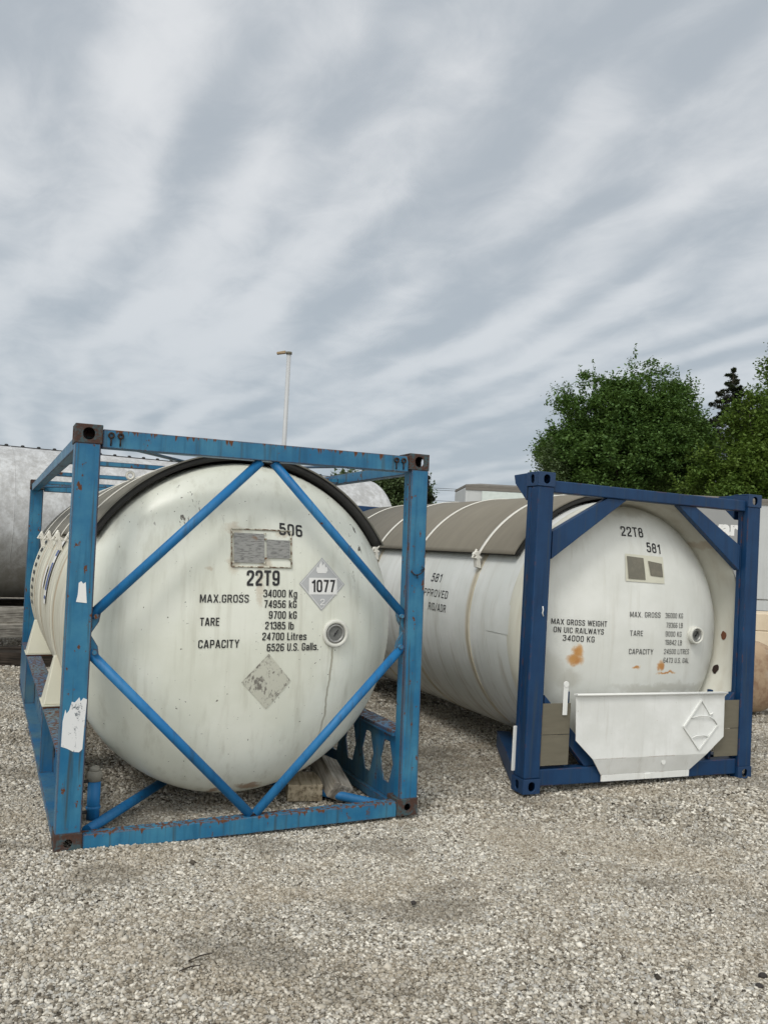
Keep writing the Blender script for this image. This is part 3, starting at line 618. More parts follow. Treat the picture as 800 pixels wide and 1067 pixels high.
# ------------------------------------------------------------------ sky blue tank container
A = place_frame('tank_container', (-1.8649, 5.0939, 1.90-1.9077), 25.0667, -0.166, -0.65)
tag(A, 'cream tank container in a rusty sky blue open frame, marked 506, 22T9 and 1077', 'tank container')
W, L, H = 2.438, 6.058, 2.591; POST = 0.142
for sz in (-1, 1):
    for sy in (-1, 1):
        for sx in (-1, 1): casting('corner_casting', M['casting'], M['hole'], A, sx, sy, sz, 0.070 if sz > 0 else 0.050, 0.076 if sz > 0 else 0.050)
for y0, y1 in ((0.004, 0.124), (L-0.124, L-0.004)):
    for x0, x1, lip in ((0.005, 0.005+POST+0.004, 1), (W-0.138, W-0.005, -1)):
        mb = MB(); mb.box((x0, y0, 0.118), (x1, y1, H-0.118))
        xi = x1 if lip > 0 else x0                                    # inner flange of the post
        mb.box((min(xi, xi+lip*0.006), y0+0.02, 0.118), (max(xi, xi+lip*0.006), y0+0.032, H-0.118))
        pst = mb.build('corner_post', M['blue'], A, 0.006)
        if y0 < 1 and lip > 0:
            mb = MB(); ring = [(0.014, 0.640), (0.045, 0.628), (0.085, 0.605), (0.118, 0.600), (0.136, 0.618), (0.140, 0.74), (0.148, 0.915), (0.128, 0.925), (0.112, 0.905), (0.104, 0.930), (0.080, 0.900), (0.062, 0.905), (0.050, 0.855), (0.036, 0.835), (0.028, 0.860), (0.016, 0.790)]
            mb.prism(ring, 'xz', y0-0.0025, y0+0.001); mb.build('paint_patch', M['chipped_white'], pst)
            mb = MB(); mb.prism([(0.056, 1.505), (0.118, 1.498), (0.110, 1.58), (0.106, 1.625), (0.092, 1.615), (0.080, 1.63), (0.066, 1.62), (0.064, 1.55)], 'xz', y0-0.0025, y0+0.001); mb.build('torn_sticker', M['placard_white'], pst)
        if y0 < 1 and lip < 0:
            mb = MB(); mb.tube([(x0+0.02, y0-0.006, 1.74), (x0+0.045, y0-0.01, 1.715), (x0+0.07, y0-0.012, 1.712), (x0+0.10, y0-0.01, 1.728), (x0+0.128, y0-0.006, 1.76)], 0.004, 6)
            mb.tube([(x0+0.095, y0-0.01, 1.745), (x0+0.12, y0-0.012, 1.765), (x0+0.10, y0-0.01, 1.775)], 0.0035, 6); mb.tube([(x0+0.065, y0-0.01, 1.72), (x0+0.07, y0-0.01, 1.69)], 0.0035, 6)
            mb.build('wire_scrap', M['hole'], pst)
for yb in (0, 1):
    f = (lambda y: y) if not yb else (lambda y: L-y)
    lo, hi = sorted((f(0.012), f(0.105)))
    mb = MB(); mb.box((0.164, lo, 2.452), (W-0.164, hi, 2.568))
    bm_ = mb.build('top_beam', M['blue_beam'], A, 0.005)
    if not yb:
        for xx in (0.212, 0.268, 2.175, 2.232):
            mb = MB(); n = 16; ring = [(xx+0.015*math.cos(2*math.pi*k/n), 0.004, 2.532+0.015*math.sin(2*math.pi*k/n)) for k in range(n+1)]
            mb.tube(ring, 0.006, 8, cap=False); mb.tube([(xx, 0.006, 2.517), (xx, 0.008, 2.468)], 0.005, 8)
            mb.build('lashing_ring', M['hole'], bm_)
    lo, hi = sorted((f(0.010), f(0.100)))
    mb = MB(); mb.box((0.164, lo, -0.004), (W-0.164, hi, 0.100)); mb.build('bottom_beam', M['blue_bottom'], A, 0.005)
    yb_ = f(0.056)
    for (p, q) in (((1.185, 2.448), (0.150, 1.415)), ((1.275, 2.448), (2.300, 1.415)), ((0.150, 1.195), (1.215, 0.108)), ((2.300, 1.195), (1.250, 0.108))):
        mb = MB(); a, b = Vector((p[0], yb_, p[1])), Vector((q[0], yb_, q[1]))
        mb.tube([a, b], 0.031, 16)
        br = mb.build('brace', M['blue_tube'], A)
        e_ = b if abs(b.x-CX) > abs(a.x-CX) else a                      # lug where the tube meets the post
        sgn = -1 if e_.x < CX else 1; up_ = 1 if e_.z > 1.3 else -1
        mb = MB(); xp = 0.150 if sgn < 0 else W-0.139
        mb.prism([(xp, e_.z-up_*0.115), (xp, e_.z+up_*0.03), (xp-sgn*0.065, e_.z+up_*0.055), (xp-sgn*0.05, e_.z-up_*0.035)], 'xz', yb_-0.012, yb_+0.012)
        mb.tube([(xp-sgn*0.030, yb_-0.045, e_.z), (xp-sgn*0.030, yb_+0.04, e_.z)], 0.016, 8)
        mb.build('brace_lug', M['blue'], br)
# top side rails, cross pieces and V bracing
for x0, x1 in ((0.018, 0.098), (W-0.098, W-0.018)):
    mb = MB(); mb.box((x0, 0.178, 2.452), (x1, L-0.178, 2.535)); mb.build('top_side_rail', M['blue'], A, 0.006)
for yy in (1.55, 3.05, 4.5):
    mb = MB(); mb.box((0.100, yy-0.03, 2.462), (W-0.100, yy+0.03, 2.50)); mb.build('roof_bar', M['blue'], A, 0.003)
for sx in (-1, 1):
    for yy, ye in ((0.13, 1.50), (L-0.13, L-1.50)):
        mb = MB(); mb.bar((CX+sx*1.06, yy, 2.505), (CX+sx*0.06, ye, 2.512), 0.065, 0.012); mb.build('roof_diagonal', M['blue'], A, 0.002)
        mb = MB(); mb.tube([(CX+sx*1.02, yy, 0.085 if sx < 0 else 0.045), (CX+sx*0.10, ye, 0.075 if sx < 0 else 0.045)], 0.033, 12); mb.build('floor_diagonal', M['blue_tube'], A)
# bottom side rails: pierced web between flanges
hexh = [(0.108, 0), (0.045, 0.150), (-0.045, 0.150), (-0.108, 0), (-0.045, -0.150), (0.045, -0.150)]
for sx in (-1, 1):
    xo = 0.004 if sx < 0 else W-0.004
    X_ = lambda d: xo+d if sx < 0 else xo-d
    bx = lambda d0, d1: tuple(sorted((X_(d0), X_(d1))))
    mb = MB()
    a, b = bx(0, 0.150); mb.box((a, 0.126, 0.560), (b, L-0.126, 0.575)); a2, b2 = bx(0.10, 0.150); mb.box((a2, 0.126, 0.535), (b2, L-0.126, 0.559))
    a, b = bx(0, 0.150); mb.box((a, 0.182, 0.000), (b, L-0.182, 0.062))
    rl = mb.build('bottom_side_rail', M['blue_low'], A, 0.003)
    mb = MB(); n = 17; cell = (L-0.252)/n; xw = X_(0.105)
    for k in range(n):
        if sx < 0: mb.plate((xw, 0.126+cell*(k+1), 0.063), (0, -1, 0), (0, 0, 1), cell, 0.471, 0.008, hexh, (cell/2, 0.256))
        else: mb.plate((xw, 0.126+cell*k, 0.063), (0, 1, 0), (0, 0, 1), cell, 0.471, 0.008, hexh, (cell/2, 0.256))
    mb.build('rail_web', M['blue_low'], rl)
    for yy in (1.68, 4.62):
        mb = MB(); a, b = bx(0.003, 0.100); mb.box((a, yy-0.008, 0.063), (b, yy+0.008, 0.559)); mb.build('stiffener', M['blue_low'], rl)
    mb = MB(); a, b = bx(0.002, 0.010); mb.box((a, 4.64, 0.088), (b, L-0.126, 0.558)); mb.build('closed_panel', M['blue_low'], rl)
# barrel, heads, seams, saddles
mb = MB(); mb.lathe([(1.175, 0.56), (1.175, 5.50)], (CX, 0, 1.30), 'y', 120); tank = mb.build('tank_barrel', M['barrelA'], A)
mb = MB(); mb.lathe(head_profile('A', 40), (CX, 0, 1.30), 'y', 120); head = mb.build('front_head', M['domeA'], A)
mb = MB(); mb.lathe([(r_, 6.06-y_) for r_, y_ in head_profile('A', 16)], (CX, 0, 1.30), 'y', 64); mb.build('rear_head', M['barrelA'], A)
for yy in (0.60, 1.95, 3.70, 5.42):
    mb = MB(); mb.lathe([(1.174, yy-0.028), (1.180, yy-0.02), (1.180, yy+0.02), (1.174, yy+0.028)], (CX, 0, 1.30), 'y', 96); mb.build('barrel_band', M['barrelA'], tank)
for yy in (1.74, 4.80):
    for sx in (-1, 1):
        S_ = lambda d: d if sx < 0 else W-d
        base = [(S_(0.006), yy-0.16, 0.600), (S_(0.40), yy-0.16, 0.600), (S_(0.40), yy+0.16, 0.600), (S_(0.006), yy+0.16, 0.600)]
        top = [(S_(0.075), yy-0.045, 0.955), (S_(0.20), yy-0.045, 0.955), (S_(0.20), yy+0.045, 0.955), (S_(0.075), yy+0.045, 0.955)]
        mb = MB(); mb.loft(base, top)
        sd = mb.build('saddle', M['cream'], A, 0.006)
        mb = MB(); a, b = sorted((S_(-0.006), S_(0.36))); mb.box((a, yy-0.18, 0.588), (b, yy+0.18, 0.599)); mb.build('saddle_foot', M['cream'], sd, 0.002)
        mb = MB(); a, b = sorted((S_(0.004), S_(0.30))); mb.box((a, yy-0.17, 0.5755), (b, yy+0.17, 0.587)); mb.build('rusty_pad', M['hole_rust'], sd)
shield(A, 1.30, 0.42, 5.62, (1.13, 2.42, 3.56, 4.80), M['shieldA'])
mb = MB(); n = 14; mb.tube([(0.56+0.028*math.cos(2*math.pi*k/n), 1.55, 2.405+0.028*math.sin(2*math.pi*k/n)) for k in range(n+1)], 0.011, 8, cap=False); mb.build('lifting_eye', M['strap'], A)
# pipe standing inside the front left corner
mb = MB(); mb.tube([(0.252, 0.30, 0.10), (0.252, 0.30, 0.35)], 0.040, 18); pp = mb.build('drain_pipe', M['blue_tube'], A)
mb = MB(); mb.tube([(0.252, 0.30, 0.342), (0.252, 0.30, 0.400), (0.252, 0.30, 0.406)], [0.043, 0.043, 0.038], 18); mb.tube([(0.252, 0.30, 0.405), (0.252, 0.30, 0.43)], [0.036, 0.028], 14); mb.build('pipe_cap', M['cap_grey'], pp)
for z_ in (0.345, 0.15):
    mb = MB(); mb.tube([(0.150, 0.28, z_), (0.212, 0.29, z_)], 0.012, 8); mb.build('pipe_bracket', M['rubber'], pp)
mb = MB(); mb.lathe([(0.043, 0.165), (0.046, 0.17), (0.046, 0.18), (0.043, 0.185)], (0.252, 0.30, 0), 'z', 20); mb.build('pipe_ring', M['blue_tube'], pp)
# lettering and plates on the head
fn = on_head('A', 0.004); mb = MB()
for tx, x0, z0, x1, z1, cap in [('506', 1.382, 1.966, 1.557, 1.955, 0.082), ('22T9', 1.152, 1.611, 1.383, 1.614, 0.103), ('34000 Kg', 1.271, 1.534, 1.516, 1.533, 0.053),
    ('74956 kG', 1.278, 1.462, 1.514, 1.461, 0.053), ('9700 kG', 1.315, 1.388, 1.517, 1.386, 0.053), ('21385 lb', 1.291, 1.316, 1.498, 1.313, 0.053), ('24700 Litres', 1.274, 1.242, 1.597, 1.239, 0.053),
    ('6526 U.S. Galls.', 1.310, 1.166, 1.692, 1.166, 0.053), ('MAX.GROSS', 0.841, 1.494, 1.170, 1.497, 0.054), ('TARE', 0.847, 1.341, 0.976, 1.342, 0.054), ('CAPACITY', 0.843, 1.193, 1.116, 1.195, 0.055)]:
    mb = MB(); write(mb, tx, (x0, z0), (x1, z1), cap, fn, 0.165 if cap > 0.07 else 0.148); mb.build('lettering', M['black'], head, norm=False, weld=False)
mb = MB(); patch(mb, [(1.705, 1.441), (1.891, 1.628), (1.707, 1.815), (1.529, 1.630)], on_head('A', 0.004), 10, 10); plc = mb.build('hazard_diamond', M['placard_grey'], head)
mb = MB()
for q0, q1 in (((1.705, 1.452), (1.881, 1.628)), ((1.881, 1.628), (1.707, 1.804)), ((1.707, 1.804), (1.539, 1.630)), ((1.539, 1.630), (1.705, 1.452))):
    a, b = Vector(q0), Vector(q1); c_ = Vector((1.706, 1.629)); k = 0.972
    patch(mb, [a, b, c_+(b-c_)*k, c_+(a-c_)*k], on_head('A', 0.0055), 8, 1)
patch(mb, [(1.604, 1.555), (1.828, 1.555), (1.828, 1.672), (1.604, 1.672)], on_head('A', 0.0058), 6, 3)
shape(mb, [(1.672, 1.705), (1.738, 1.705), (1.752, 1.725), (1.745, 1.752), (1.732, 1.745), (1.728, 1.778), (1.708, 1.758), (1.704, 1.792), (1.684, 1.765), (1.680, 1.742), (1.666, 1.752), (1.660, 1.722)], on_head('A', 0.006))
write(mb, '2', (1.692, 1.480), (1.731, 1.480), 0.045, on_head('A', 0.006), 0.15)
mb.build('diamond_markings', M['placard_white'], plc, norm=False)
mb = MB(); write(mb, '1077', (1.622, 1.572), (1.810, 1.572), 0.086, on_head('A', 0.0075), 0.16); mb.build('diamond_number', M['black'], plc, norm=False, weld=False)
mb = MB(); patch(mb, [(1.332, 0.769), (1.498, 0.959), (1.327, 1.150), (1.146, 0.961)], on_head('A', 0.003), 10, 10); mb.build('peeled_diamond', M['peeled'], head)
mb = MB(); patch(mb, [(1.059, 1.766), (1.270, 1.766), (1.270, 1.964), (1.059, 1.967)], on_head('A', 0.012), 5, 5); patch(mb, [(1.287, 1.801), (1.456, 1.801), (1.456, 1.926), (1.287, 1.928)], on_head('A', 0.012), 5, 5)
plt = mb.build('data_plates', M['plate'], head)
mb = MB(); f2 = on_head('A', 0.008)
for pts in ([(1.045, 1.738), (1.045, 1.992)], [(1.045, 1.738), (1.26, 1.738), (1.470, 1.738)], [(1.045, 1.992), (1.26, 1.994), (1.470, 1.992)], [(1.470, 1.738), (1.470, 1.992)]):
    mb.tube([f2(*p) for p in pts], 0.0052, 6)
for x_, z_ in ((1.052, 1.966), (1.052, 1.768), (1.276, 1.966), (1.276, 1.768), (1.280, 1.930), (1.462, 1.930), (1.280, 1.799), (1.462, 1.799)):
    p = f2(x_, z_); mb.box((p[0]-0.008, p[1]-0.006, p[2]-0.006), (p[0]+0.008, p[1], p[2]+0.006))
mb.build('plate_bracket', M['bracket'], plt)
gauge(head, 'A', 1.820, 1.280, 0.088, 0.030, M['cream_white'])
# stickers down the left side of the barrel
fb = on_barrel(1.182, 1.30, 0.004)
mb = MB(); patch(mb, [(3.00, 1.42), (3.18, 1.42), (3.18, 1.62), (3.00, 1.62)], fb, 2, 6); mb.build('pale_sticker', M['placard_white'], tank)
mb = MB(); patch(mb, [(2.50, 1.30), (2.72, 1.30), (2.72, 1.88), (2.50, 1.88)], fb, 2, 12); stk = mb.build('pale_sticker', M['placard_white'], tank)
mb = MB(); fb2 = on_barrel(1.182, 1.30, 0.006)
for z0, z1 in ((1.34, 1.37), (1.42, 1.66), (1.72, 1.78)): patch(mb, [(2.53, z0), (2.69, z0), (2.69, z1), (2.53, z1)], fb2, 2, 6)
mb.build('sticker_stripe', M['sticker_blue'], stk)
mb = MB()
for k in range(9):
    z0 = 1.80-k*0.085; patch(mb, [(4.90, z0), (5.12, z0), (5.12, z0+0.045), (4.90, z0+0.045)], fb, 2, 2)
mb.build('worn_marks', M['letter_grey'], tank)

# ------------------------------------------------------------------ navy tank container
B = place_frame('tank_container', (1.2084, 6.7827, 1.90-1.89), 23.2925, 0.1458, 0.6548)
tag(B, 'white tank container with navy blue end frame marked 581, white tray across its foot', 'tank container')
for sz in (-1, 1):
    for sy in (-1, 1):
        for sx in (-1, 1): casting('corner_casting', M['navy_casting'], M['hole'], B, sx, sy, sz, 0.062, 0.075)
for y0, y1, fr in ((0.006, 0.112, True), (L-0.112, L-0.006, False)):
    for sx in (-1, 1):
        x0, x1 = (0.006, 0.158) if sx < 0 else (W-0.158, W-0.006)
        mb = MB(); mb.box((x0, y0, 0.118), (x1, y1, H-0.118))
        xo_ = (0.006, 0.040) if sx < 0 else (W-0.040, W-0.006); yo_ = (y1+0.0005, 0.170) if fr else (L-0.170, y0-0.0005); mb.box((xo_[0], yo_[0], 0.118), (xo_[1], yo_[1], H-0.118))
        xi = (0.1585, 0.186) if sx < 0 else (W-0.170, W-0.1585)         # stepped inner flange
        ya_, yb_ = (y0+0.060, y1) if fr else (y0, y1-0.060)
        mb.box((xi[0], ya_, 0.118), (xi[1], yb_, H-0.118))
        ps = mb.build('corner_post', M['navy'], B, 0.012)
        yy = (0.178, 0.385, 0.40, 0.178) if fr else (L-0.178, L-0.385, L-0.40, L-0.178)
        ex = (0.004, 0.150) if sx < 0 else (W-0.150, W-0.004)
        mb = MB(); mb.prism([(yy[0], H-0.004), (yy[1], H-0.010), (yy[1]-(0.025 if fr else -0.025), H-0.085), (yy[0], H-0.235)], 'yz', *ex); mb.build('post_ear', M['navy'], B, 0.006)
        if fr and sx < 0:
            mb = MB(); mb.tube([(0.100, y0-0.004, 1.50), (0.106, y0-0.004, 1.47), (0.100, y0-0.004, 1.45), (0.110, y0-0.004, 1.42)], 0.005, 6); mb.build('cable_tie', M['placard_white'], ps)
            mb = MB(); mb.bar((-0.006, 0.150, 0.155), (-0.006, 0.150, 0.515), 0.014, 0.030, up=(1, 0, 0)); mb.build('white_rod', M['white_paint'], ps, 0.003)
    lo, hi = (0.030, 0.130) if fr else (L-0.130, L-0.030)
    mb = MB(); mb.box((0.163, lo, 2.432), (W-0.163, hi, 2.530)); mb.build('top_beam', M['navy'], B, 0.008)
    mb = MB(); mb.box((0.163, lo, 0.050), (W-0.163, hi, 0.185)); mb.build('bottom_beam', M['navy'], B, 0.008)
    lo2, hi2 = (0.050, 0.115) if fr else (L-0.115, L-0.050)
    for sx in (-1, 1):
        f = (lambda x: x) if sx < 0 else (lambda x: W-x)
        mb = MB(); mb.prism([(f(0.193), 1.885), (f(0.193), 2.115), (f(0.735), 2.430), (f(0.935), 2.430)], 'xz', lo2, hi2); mb.build('top_gusset', M['navy'], B, 0.004)
        mb = MB(); mb.prism([(f(0.193), 0.780), (f(0.193), 0.640), (f(0.62), 0.188), (f(0.78), 0.188)], 'xz', lo2, hi2); mb.build('foot_gusset', M['navy'], B, 0.004)
        mb = MB(); mb.box((min(f(0.425), f(0.455)), lo2+0.02, 0.186), (max(f(0.425), f(0.455)), hi2+0.0, 0.80)); mb.build('foot_upright', M['navy'], B, 0.003)
for sx in (-1, 1):
    f = (lambda x: x) if sx < 0 else (lambda x: W-x)
    for ya_, yc_ in ((0.18, 1.35), (L-0.18, L-1.35)):
        mb = MB(); mb.bar((f(0.075), ya_-(0.03 if ya_ < 1 else -0.03), 0.085), (f(0.64), yc_, 0.120), 0.13, 0.15)
        mb.build('foot_strut', M['navy'], B, 0.005)
# barrel, head and collar
mb = MB(); mb.lathe([(1.16, 0.455), (1.16, 5.60)], (CX, 0, 1.29), 'y', 120); tankB = mb.build('tank_barrel', M['barrelB'], B)
mb = MB(); mb.lathe([(1.161, 0.46), (1.200, 0.138), (1.186, 0.136), (1.138, 0.46), (1.118, 0.472)], (CX, 0, 1.29), 'y', 120); col = mb.build('collar', M['collar'], B)
mb = MB(); mb.lathe(head_profile('B', 40), (CX, 0, 1.29), 'y', 120); headB = mb.build('front_head', M['domeB'], B)
mb = MB(); mb.lathe([(r_*1.16/1.12, 6.0-y_) for r_, y_ in head_profile('B', 16)], (CX, 0, 1.29), 'y', 64); mb.build('rear_head', M['barrelB'], B)
for a_, yy, r_ in ((181.0, 0.33, 0.030), (197.5, 0.36, 0.034)):       # rusty openings in the collar
    t_ = R(a_); mb = MB(); n = 12; pts = []
    for k in range(n):
        u = 2*math.pi*k/n; rr = r_*random.uniform(.75, 1.2); aa = t_+rr*1.3*math.sin(u)/1.14; pts.append((CX-math.cos(aa)*(1.132+(0.46-yy-rr*math.cos(u))*0.148), yy+rr*math.cos(u), 1.29+math.sin(aa)*(1.132+(0.46-yy-rr*math.cos(u))*0.148)))
    mb.poly(pts); mb.build('rusty_hole', M['hole_rust'] if yy < 0.35 else M['hole'], col)
for yy in (1.13, 2.42, 3.56, 4.80):
    mb = MB(); mb.lathe([(1.159, yy-0.022), (1.168, yy-0.014), (1.168, yy+0.014), (1.159, yy+0.022)], (CX, 0, 1.29), 'y', 96); mb.build('weld_seam', M['weld'], tankB)
for yy in (1.0, 4.9):
    mb = MB(); mb.lathe([(1.159, yy-0.1), (1.172, yy-0.095), (1.172, yy+0.095), (1.159, yy+0.1)], (CX, 0, 1.29), 'y', 40, -125, -55); mb.build('saddle_plate', M['barrelB'], tankB)
mb = MB(); fb = on_barrel(1.16, 1.29, 0.003)
patch(mb, [(0.30, 1.22), (0.80, 1.22), (0.86, 1.47), (0.30, 1.47)], on_barrel(1.16, 1.29, 0.004), 3, 8); mb.build('doubler_plate', M['barrelB'], tankB)
mb = MB(); fb = on_barrel(1.16, 1.29, 0.003)
def wr(txt, ya, yb_, z, cap, bold):     # the side is read from the left: text runs from the far end towards the front
    mb = MB(); write(mb, txt, (ya, z), (yb_, z), cap, fb, bold); mb.build('lettering', M['black'], tankB, norm=False, weld=False)
wr('581', 2.03, 1.81, 1.590, 0.085, 0.15); wr('NOT APPROVED', 2.48, 1.59, 1.44, 0.075, 0.13); wr('RID/ADR', 1.97, 1.59, 1.305, 0.075, 0.12)
shield(B, 1.29, 0.55, 5.55, (1.13, 2.42, 3.56, 4.80), M['shieldB'])
fn = on_head('B', 0.004); mb = MB()
for tx, x0, z0, x1, z1, cap in [('22T8', 1.063, 2.131, 1.306, 2.129, 0.086), ('581', 1.326, 2.004, 1.487, 1.992, 0.086), ('MAX. GROSS', 1.121, 1.422, 1.465, 1.424, 0.048), ('36000 KG', 1.523, 1.422, 1.743, 1.422, 0.048),
    ('79366 LB', 1.536, 1.337, 1.744, 1.335, 0.048), ('9000 KG', 1.532, 1.259, 1.732, 1.256, 0.048), ('19842 LB', 1.529, 1.184, 1.743, 1.179, 0.048), ('24500 LITRES', 1.526, 1.102, 1.845, 1.098, 0.048),
    ('6473 U.S. GAL', 1.525, 1.024, 1.853, 1.017, 0.048), ('TARE', 1.129, 1.260, 1.272, 1.259, 0.048), ('CAPACITY', 1.127, 1.100, 1.398, 1.098, 0.048), ('MAX GROSS WEIGHT', 0.367, 1.338, 0.886, 1.332, 0.048),
    ('ON UIC RAILWAYS', 0.389, 1.270, 0.857, 1.264, 0.048), ('34000 KG', 0.473, 1.201, 0.770, 1.195, 0.051)]:
    mb = MB(); write(mb, tx, (x0, z0), (x1, z1), cap, fn, 0.15 if cap > 0.07 else 0.135 if x0 < 1.1 else 0.115 if x0 < 1.3 else 0.095); mb.build('lettering', M['black'], headB, norm=False, weld=False)
mb = MB(); patch(mb, [(1.072, 1.735), (1.510, 1.728), (1.505, 1.965), (1.078, 1.975)], on_head('B', 0.006), 6, 4); bp = mb.build('plate_backing', M['cream'], headB)
mb = MB(); patch(mb, [(1.098, 1.758), (1.285, 1.755), (1.270, 1.945), (1.090, 1.955)], on_head('B', 0.012), 4, 4); patch(mb, [(1.345, 1.800), (1.362, 1.792), (1.372, 1.780), (1.488, 1.785)][0:0] or [(1.345, 1.795), (1.490, 1.786), (1.482, 1.905), (1.322, 1.923)], on_head('B', 0.012), 4, 4)
mb.build('blank_plates', M['plateB'], bp)
gauge(headB, 'B', 1.895, 1.274, 0.072, 0.055, M['cream_white'])
# brown boards behind the tray, lever, tray with lip and diamond holder
for sx in (-1, 1):
    f = (lambda x: x) if sx < 0 else (lambda x: W-x)
    a, b = sorted((f(0.150) if sx < 0 else f(0.127), f(0.436))); z0, z1 = (0.215, 0.715)
    mb = MB(); mb.box((a, 0.022, z0), (b, 0.028, z0+0.245)); mb.box((a, 0.022, z0+0.249), (b, 0.028, z1)); mb.build('side_board', M['board'], B, 0.002)
mb = MB(); mb.bar((0.372, 0.012, 0.62), (0.372, 0.012, 0.885), 0.008, 0.045, up=(1, 0, 0)); mb.tube([(0.372, 0.004, 0.87), (0.372, 0.018, 0.87)], 0.026, 14); mb.build('latch_lever', M['white_paint'], B, 0.003)
mb = MB()
mb.prism([(0.444, 0.786), (0.462, 0.420), (0.640, 0.262), (1.868, 0.262), (2.052, 0.405), (2.046, 0.786)], 'xz', -0.034, -0.026)
mb.loft([(0.640, -0.034, 0.262), (1.868, -0.034, 0.262), (1.868, -0.026, 0.262), (0.640, -0.026, 0.262)], [(0.762, 0.012, 0.118), (1.716, 0.012, 0.118), (1.716, 0.020, 0.118), (0.762, 0.020, 0.118)])
mb.prism([(0.766, 0.062), (1.712, 0.062), (1.712, 0.117), (0.766, 0.117)], 'xz', 0.010, 0.019)
tray = mb.build('tray', M['tray'], B, 0.002)
mb = MB(); mb.box((0.436, -0.060, 0.787), (2.054, -0.010, 0.799)); mb.tube([(0.436, -0.056, 0.794), (2.054, -0.056, 0.794)], 0.009, 8); mb.build('tray_lip', M['white_paint'], tray)
mb = MB(); mb.box((1.215, -0.003, 0.066), (1.275, 0.0095, 0.112)); mb.build('tray_latch', M['white_paint'], tray, 0.003)
mb = MB(); mb.tube([(1.395, -0.022, 0.205), (1.395, -0.012, 0.205)], 0.022, 14); mb.build('tray_boss', M['white_paint'], tray)
mb = MB(); yd = -0.041
D_ = [Vector((1.772, yd, 0.735)), Vector((1.582, yd, 0.505)), Vector((1.765, yd, 0.300)), Vector((1.972, yd, 0.515))]
mb.bar(D_[0], D_[1], 0.012, 0.022, up=(0, 1, 0)); mb.bar(D_[1], D_[2], 0.012, 0.014, up=(0, 1, 0)); mb.bar(D_[2], D_[3], 0.012, 0.010, up=(0, 1, 0)); mb.bar(D_[0], Vector((1.872, yd, 0.610)), 0.008, 0.008, up=(0, 1, 0))
mb.tube([(1.655, yd, 0.578), (1.75, yd-.012, 0.600), (1.86, yd-.012, 0.592), (1.925, yd, 0.560), (1.962, yd, 0.515)], 0.005, 6)
mb.tube([(1.668, yd, 0.400), (1.72, yd-.008, 0.425), (1.80, yd-.008, 0.428), (1.862, yd, 0.410)], 0.005, 6)
mb.tube([(1.872, yd, 0.60), (1.90, yd-.01, 0.622)], 0.010, 8)
mb.build('diamond_holder', M['white_paint'], tray)

# ------------------------------------------------------------------ timber offcuts inside the sky blue frame
def timber(name, p, size, rot, mt, label, cat='timber', group=None):
    mb = MB(); x, y, z = (s/2 for s in size); mb.box((-x, -y, -z), (x, y, z))
    o = mb.build(name, mt, None, min(size)*0.03); o.location = p; o.rotation_euler = tuple(R(a) for a in rot)
    return tag(o, label, cat, group)
timber('timber_offcut', (-0.515, 6.50, 0.075), (0.26, 0.30, 0.125), (3, 0, 12), M['wood_pale'], 'pale wooden block lying flat on gravel inside the sky blue frame')
timber('timber_offcut', (-0.300, 6.56, 0.135), (0.17, 0.46, 0.130), (15, 24, 27), M['wood_block'], 'grey split timber block leaning on the pale block inside the sky blue frame')

# ------------------------------------------------------------------ big weathered cylinder tank and cribbing, behind on the left
m, t = mat('mottled_galvanised'); co = objco(t); x, y, z = t.xyz(co)
n1 = t.noise(t.vmul(co, (1.6, 1, 1)), 3.4, 8, 0.78, 0.2); n2 = t.noise(co, 16, 6, 0.7); run = t.noise(t.vmul(co, (5, 0.8, 0.8)), 1.0, 5, 0.65)
c0 = t.mix(t.ss(n1, 0.36, 0.66), (0.34, 0.34, 0.34), (0.54, 0.55, 0.56)); c0 = t.mix(t.m('MULTIPLY', t.ss(n2, 0.48, 0.64), 0.4), c0, (0.30, 0.29, 0.27))
dirt_shade = t.m('MULTIPLY', t.ss(t.m('ADD', z, t.m('MULTIPLY', n1, 0.9)), 0.45, -0.55), t.m('ADD', 0.50, t.m('MULTIPLY', run, 0.5)))  # stains plus painted shade, darker where the barrel curves under
c0 = t.mix(dirt_shade, c0, (0.16, 0.15, 0.125)); finish(t, c0, 0.6, n2, 0.3, 0.006); M['mottled'] = m
dirv = Vector((math.cos(R(30)), math.sin(R(30)), 0))
BT = empty('storage_tank', (-6.55, 14.10, 2.07), (0, 0, R(30)))
tag(BT, 'large mottled grey storage tank lying on timbers behind the sky blue frame', 'storage tank')
rT = 1.27; prof = [(rT, -5.0), (rT, 7.05)]
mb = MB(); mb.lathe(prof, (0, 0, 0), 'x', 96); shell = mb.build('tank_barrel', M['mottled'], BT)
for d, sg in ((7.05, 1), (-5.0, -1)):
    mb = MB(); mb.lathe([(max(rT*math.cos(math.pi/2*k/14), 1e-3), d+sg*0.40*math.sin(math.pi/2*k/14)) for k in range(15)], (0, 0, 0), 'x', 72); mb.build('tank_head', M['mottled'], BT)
mb = MB(); mb.box((-4.9, -0.06, rT-0.012), (7.0, 0.06, rT+0.016)); rs_ = mb.build('ridge_strip', M['rubber'], BT)
mb = MB()
for k in range(46):
    xx = -4.7+k*0.255; mb.lathe([(0.03, rT+0.014), (0.03, rT+0.034), (0.015, rT+0.042), (0.001, rT+0.042)], (xx, -0.04, 0), 'z', 8)
mb.build('ridge_bolts', M['rubber'], rs_)
for yy_ in (-3.4, -1.6, 0.2, 2.0, 3.8, 5.6):
    mb = MB(); mb.lathe([(rT-0.001, yy_-0.012), (rT+0.004, yy_-0.006), (rT+0.004, yy_+0.006), (rT-0.001, yy_+0.012)], (0, 0, 0), 'x', 72); mb.build('barrel_seam', M['mottled'], shell)
nrm = Vector((-dirv.y, dirv.x, 0))
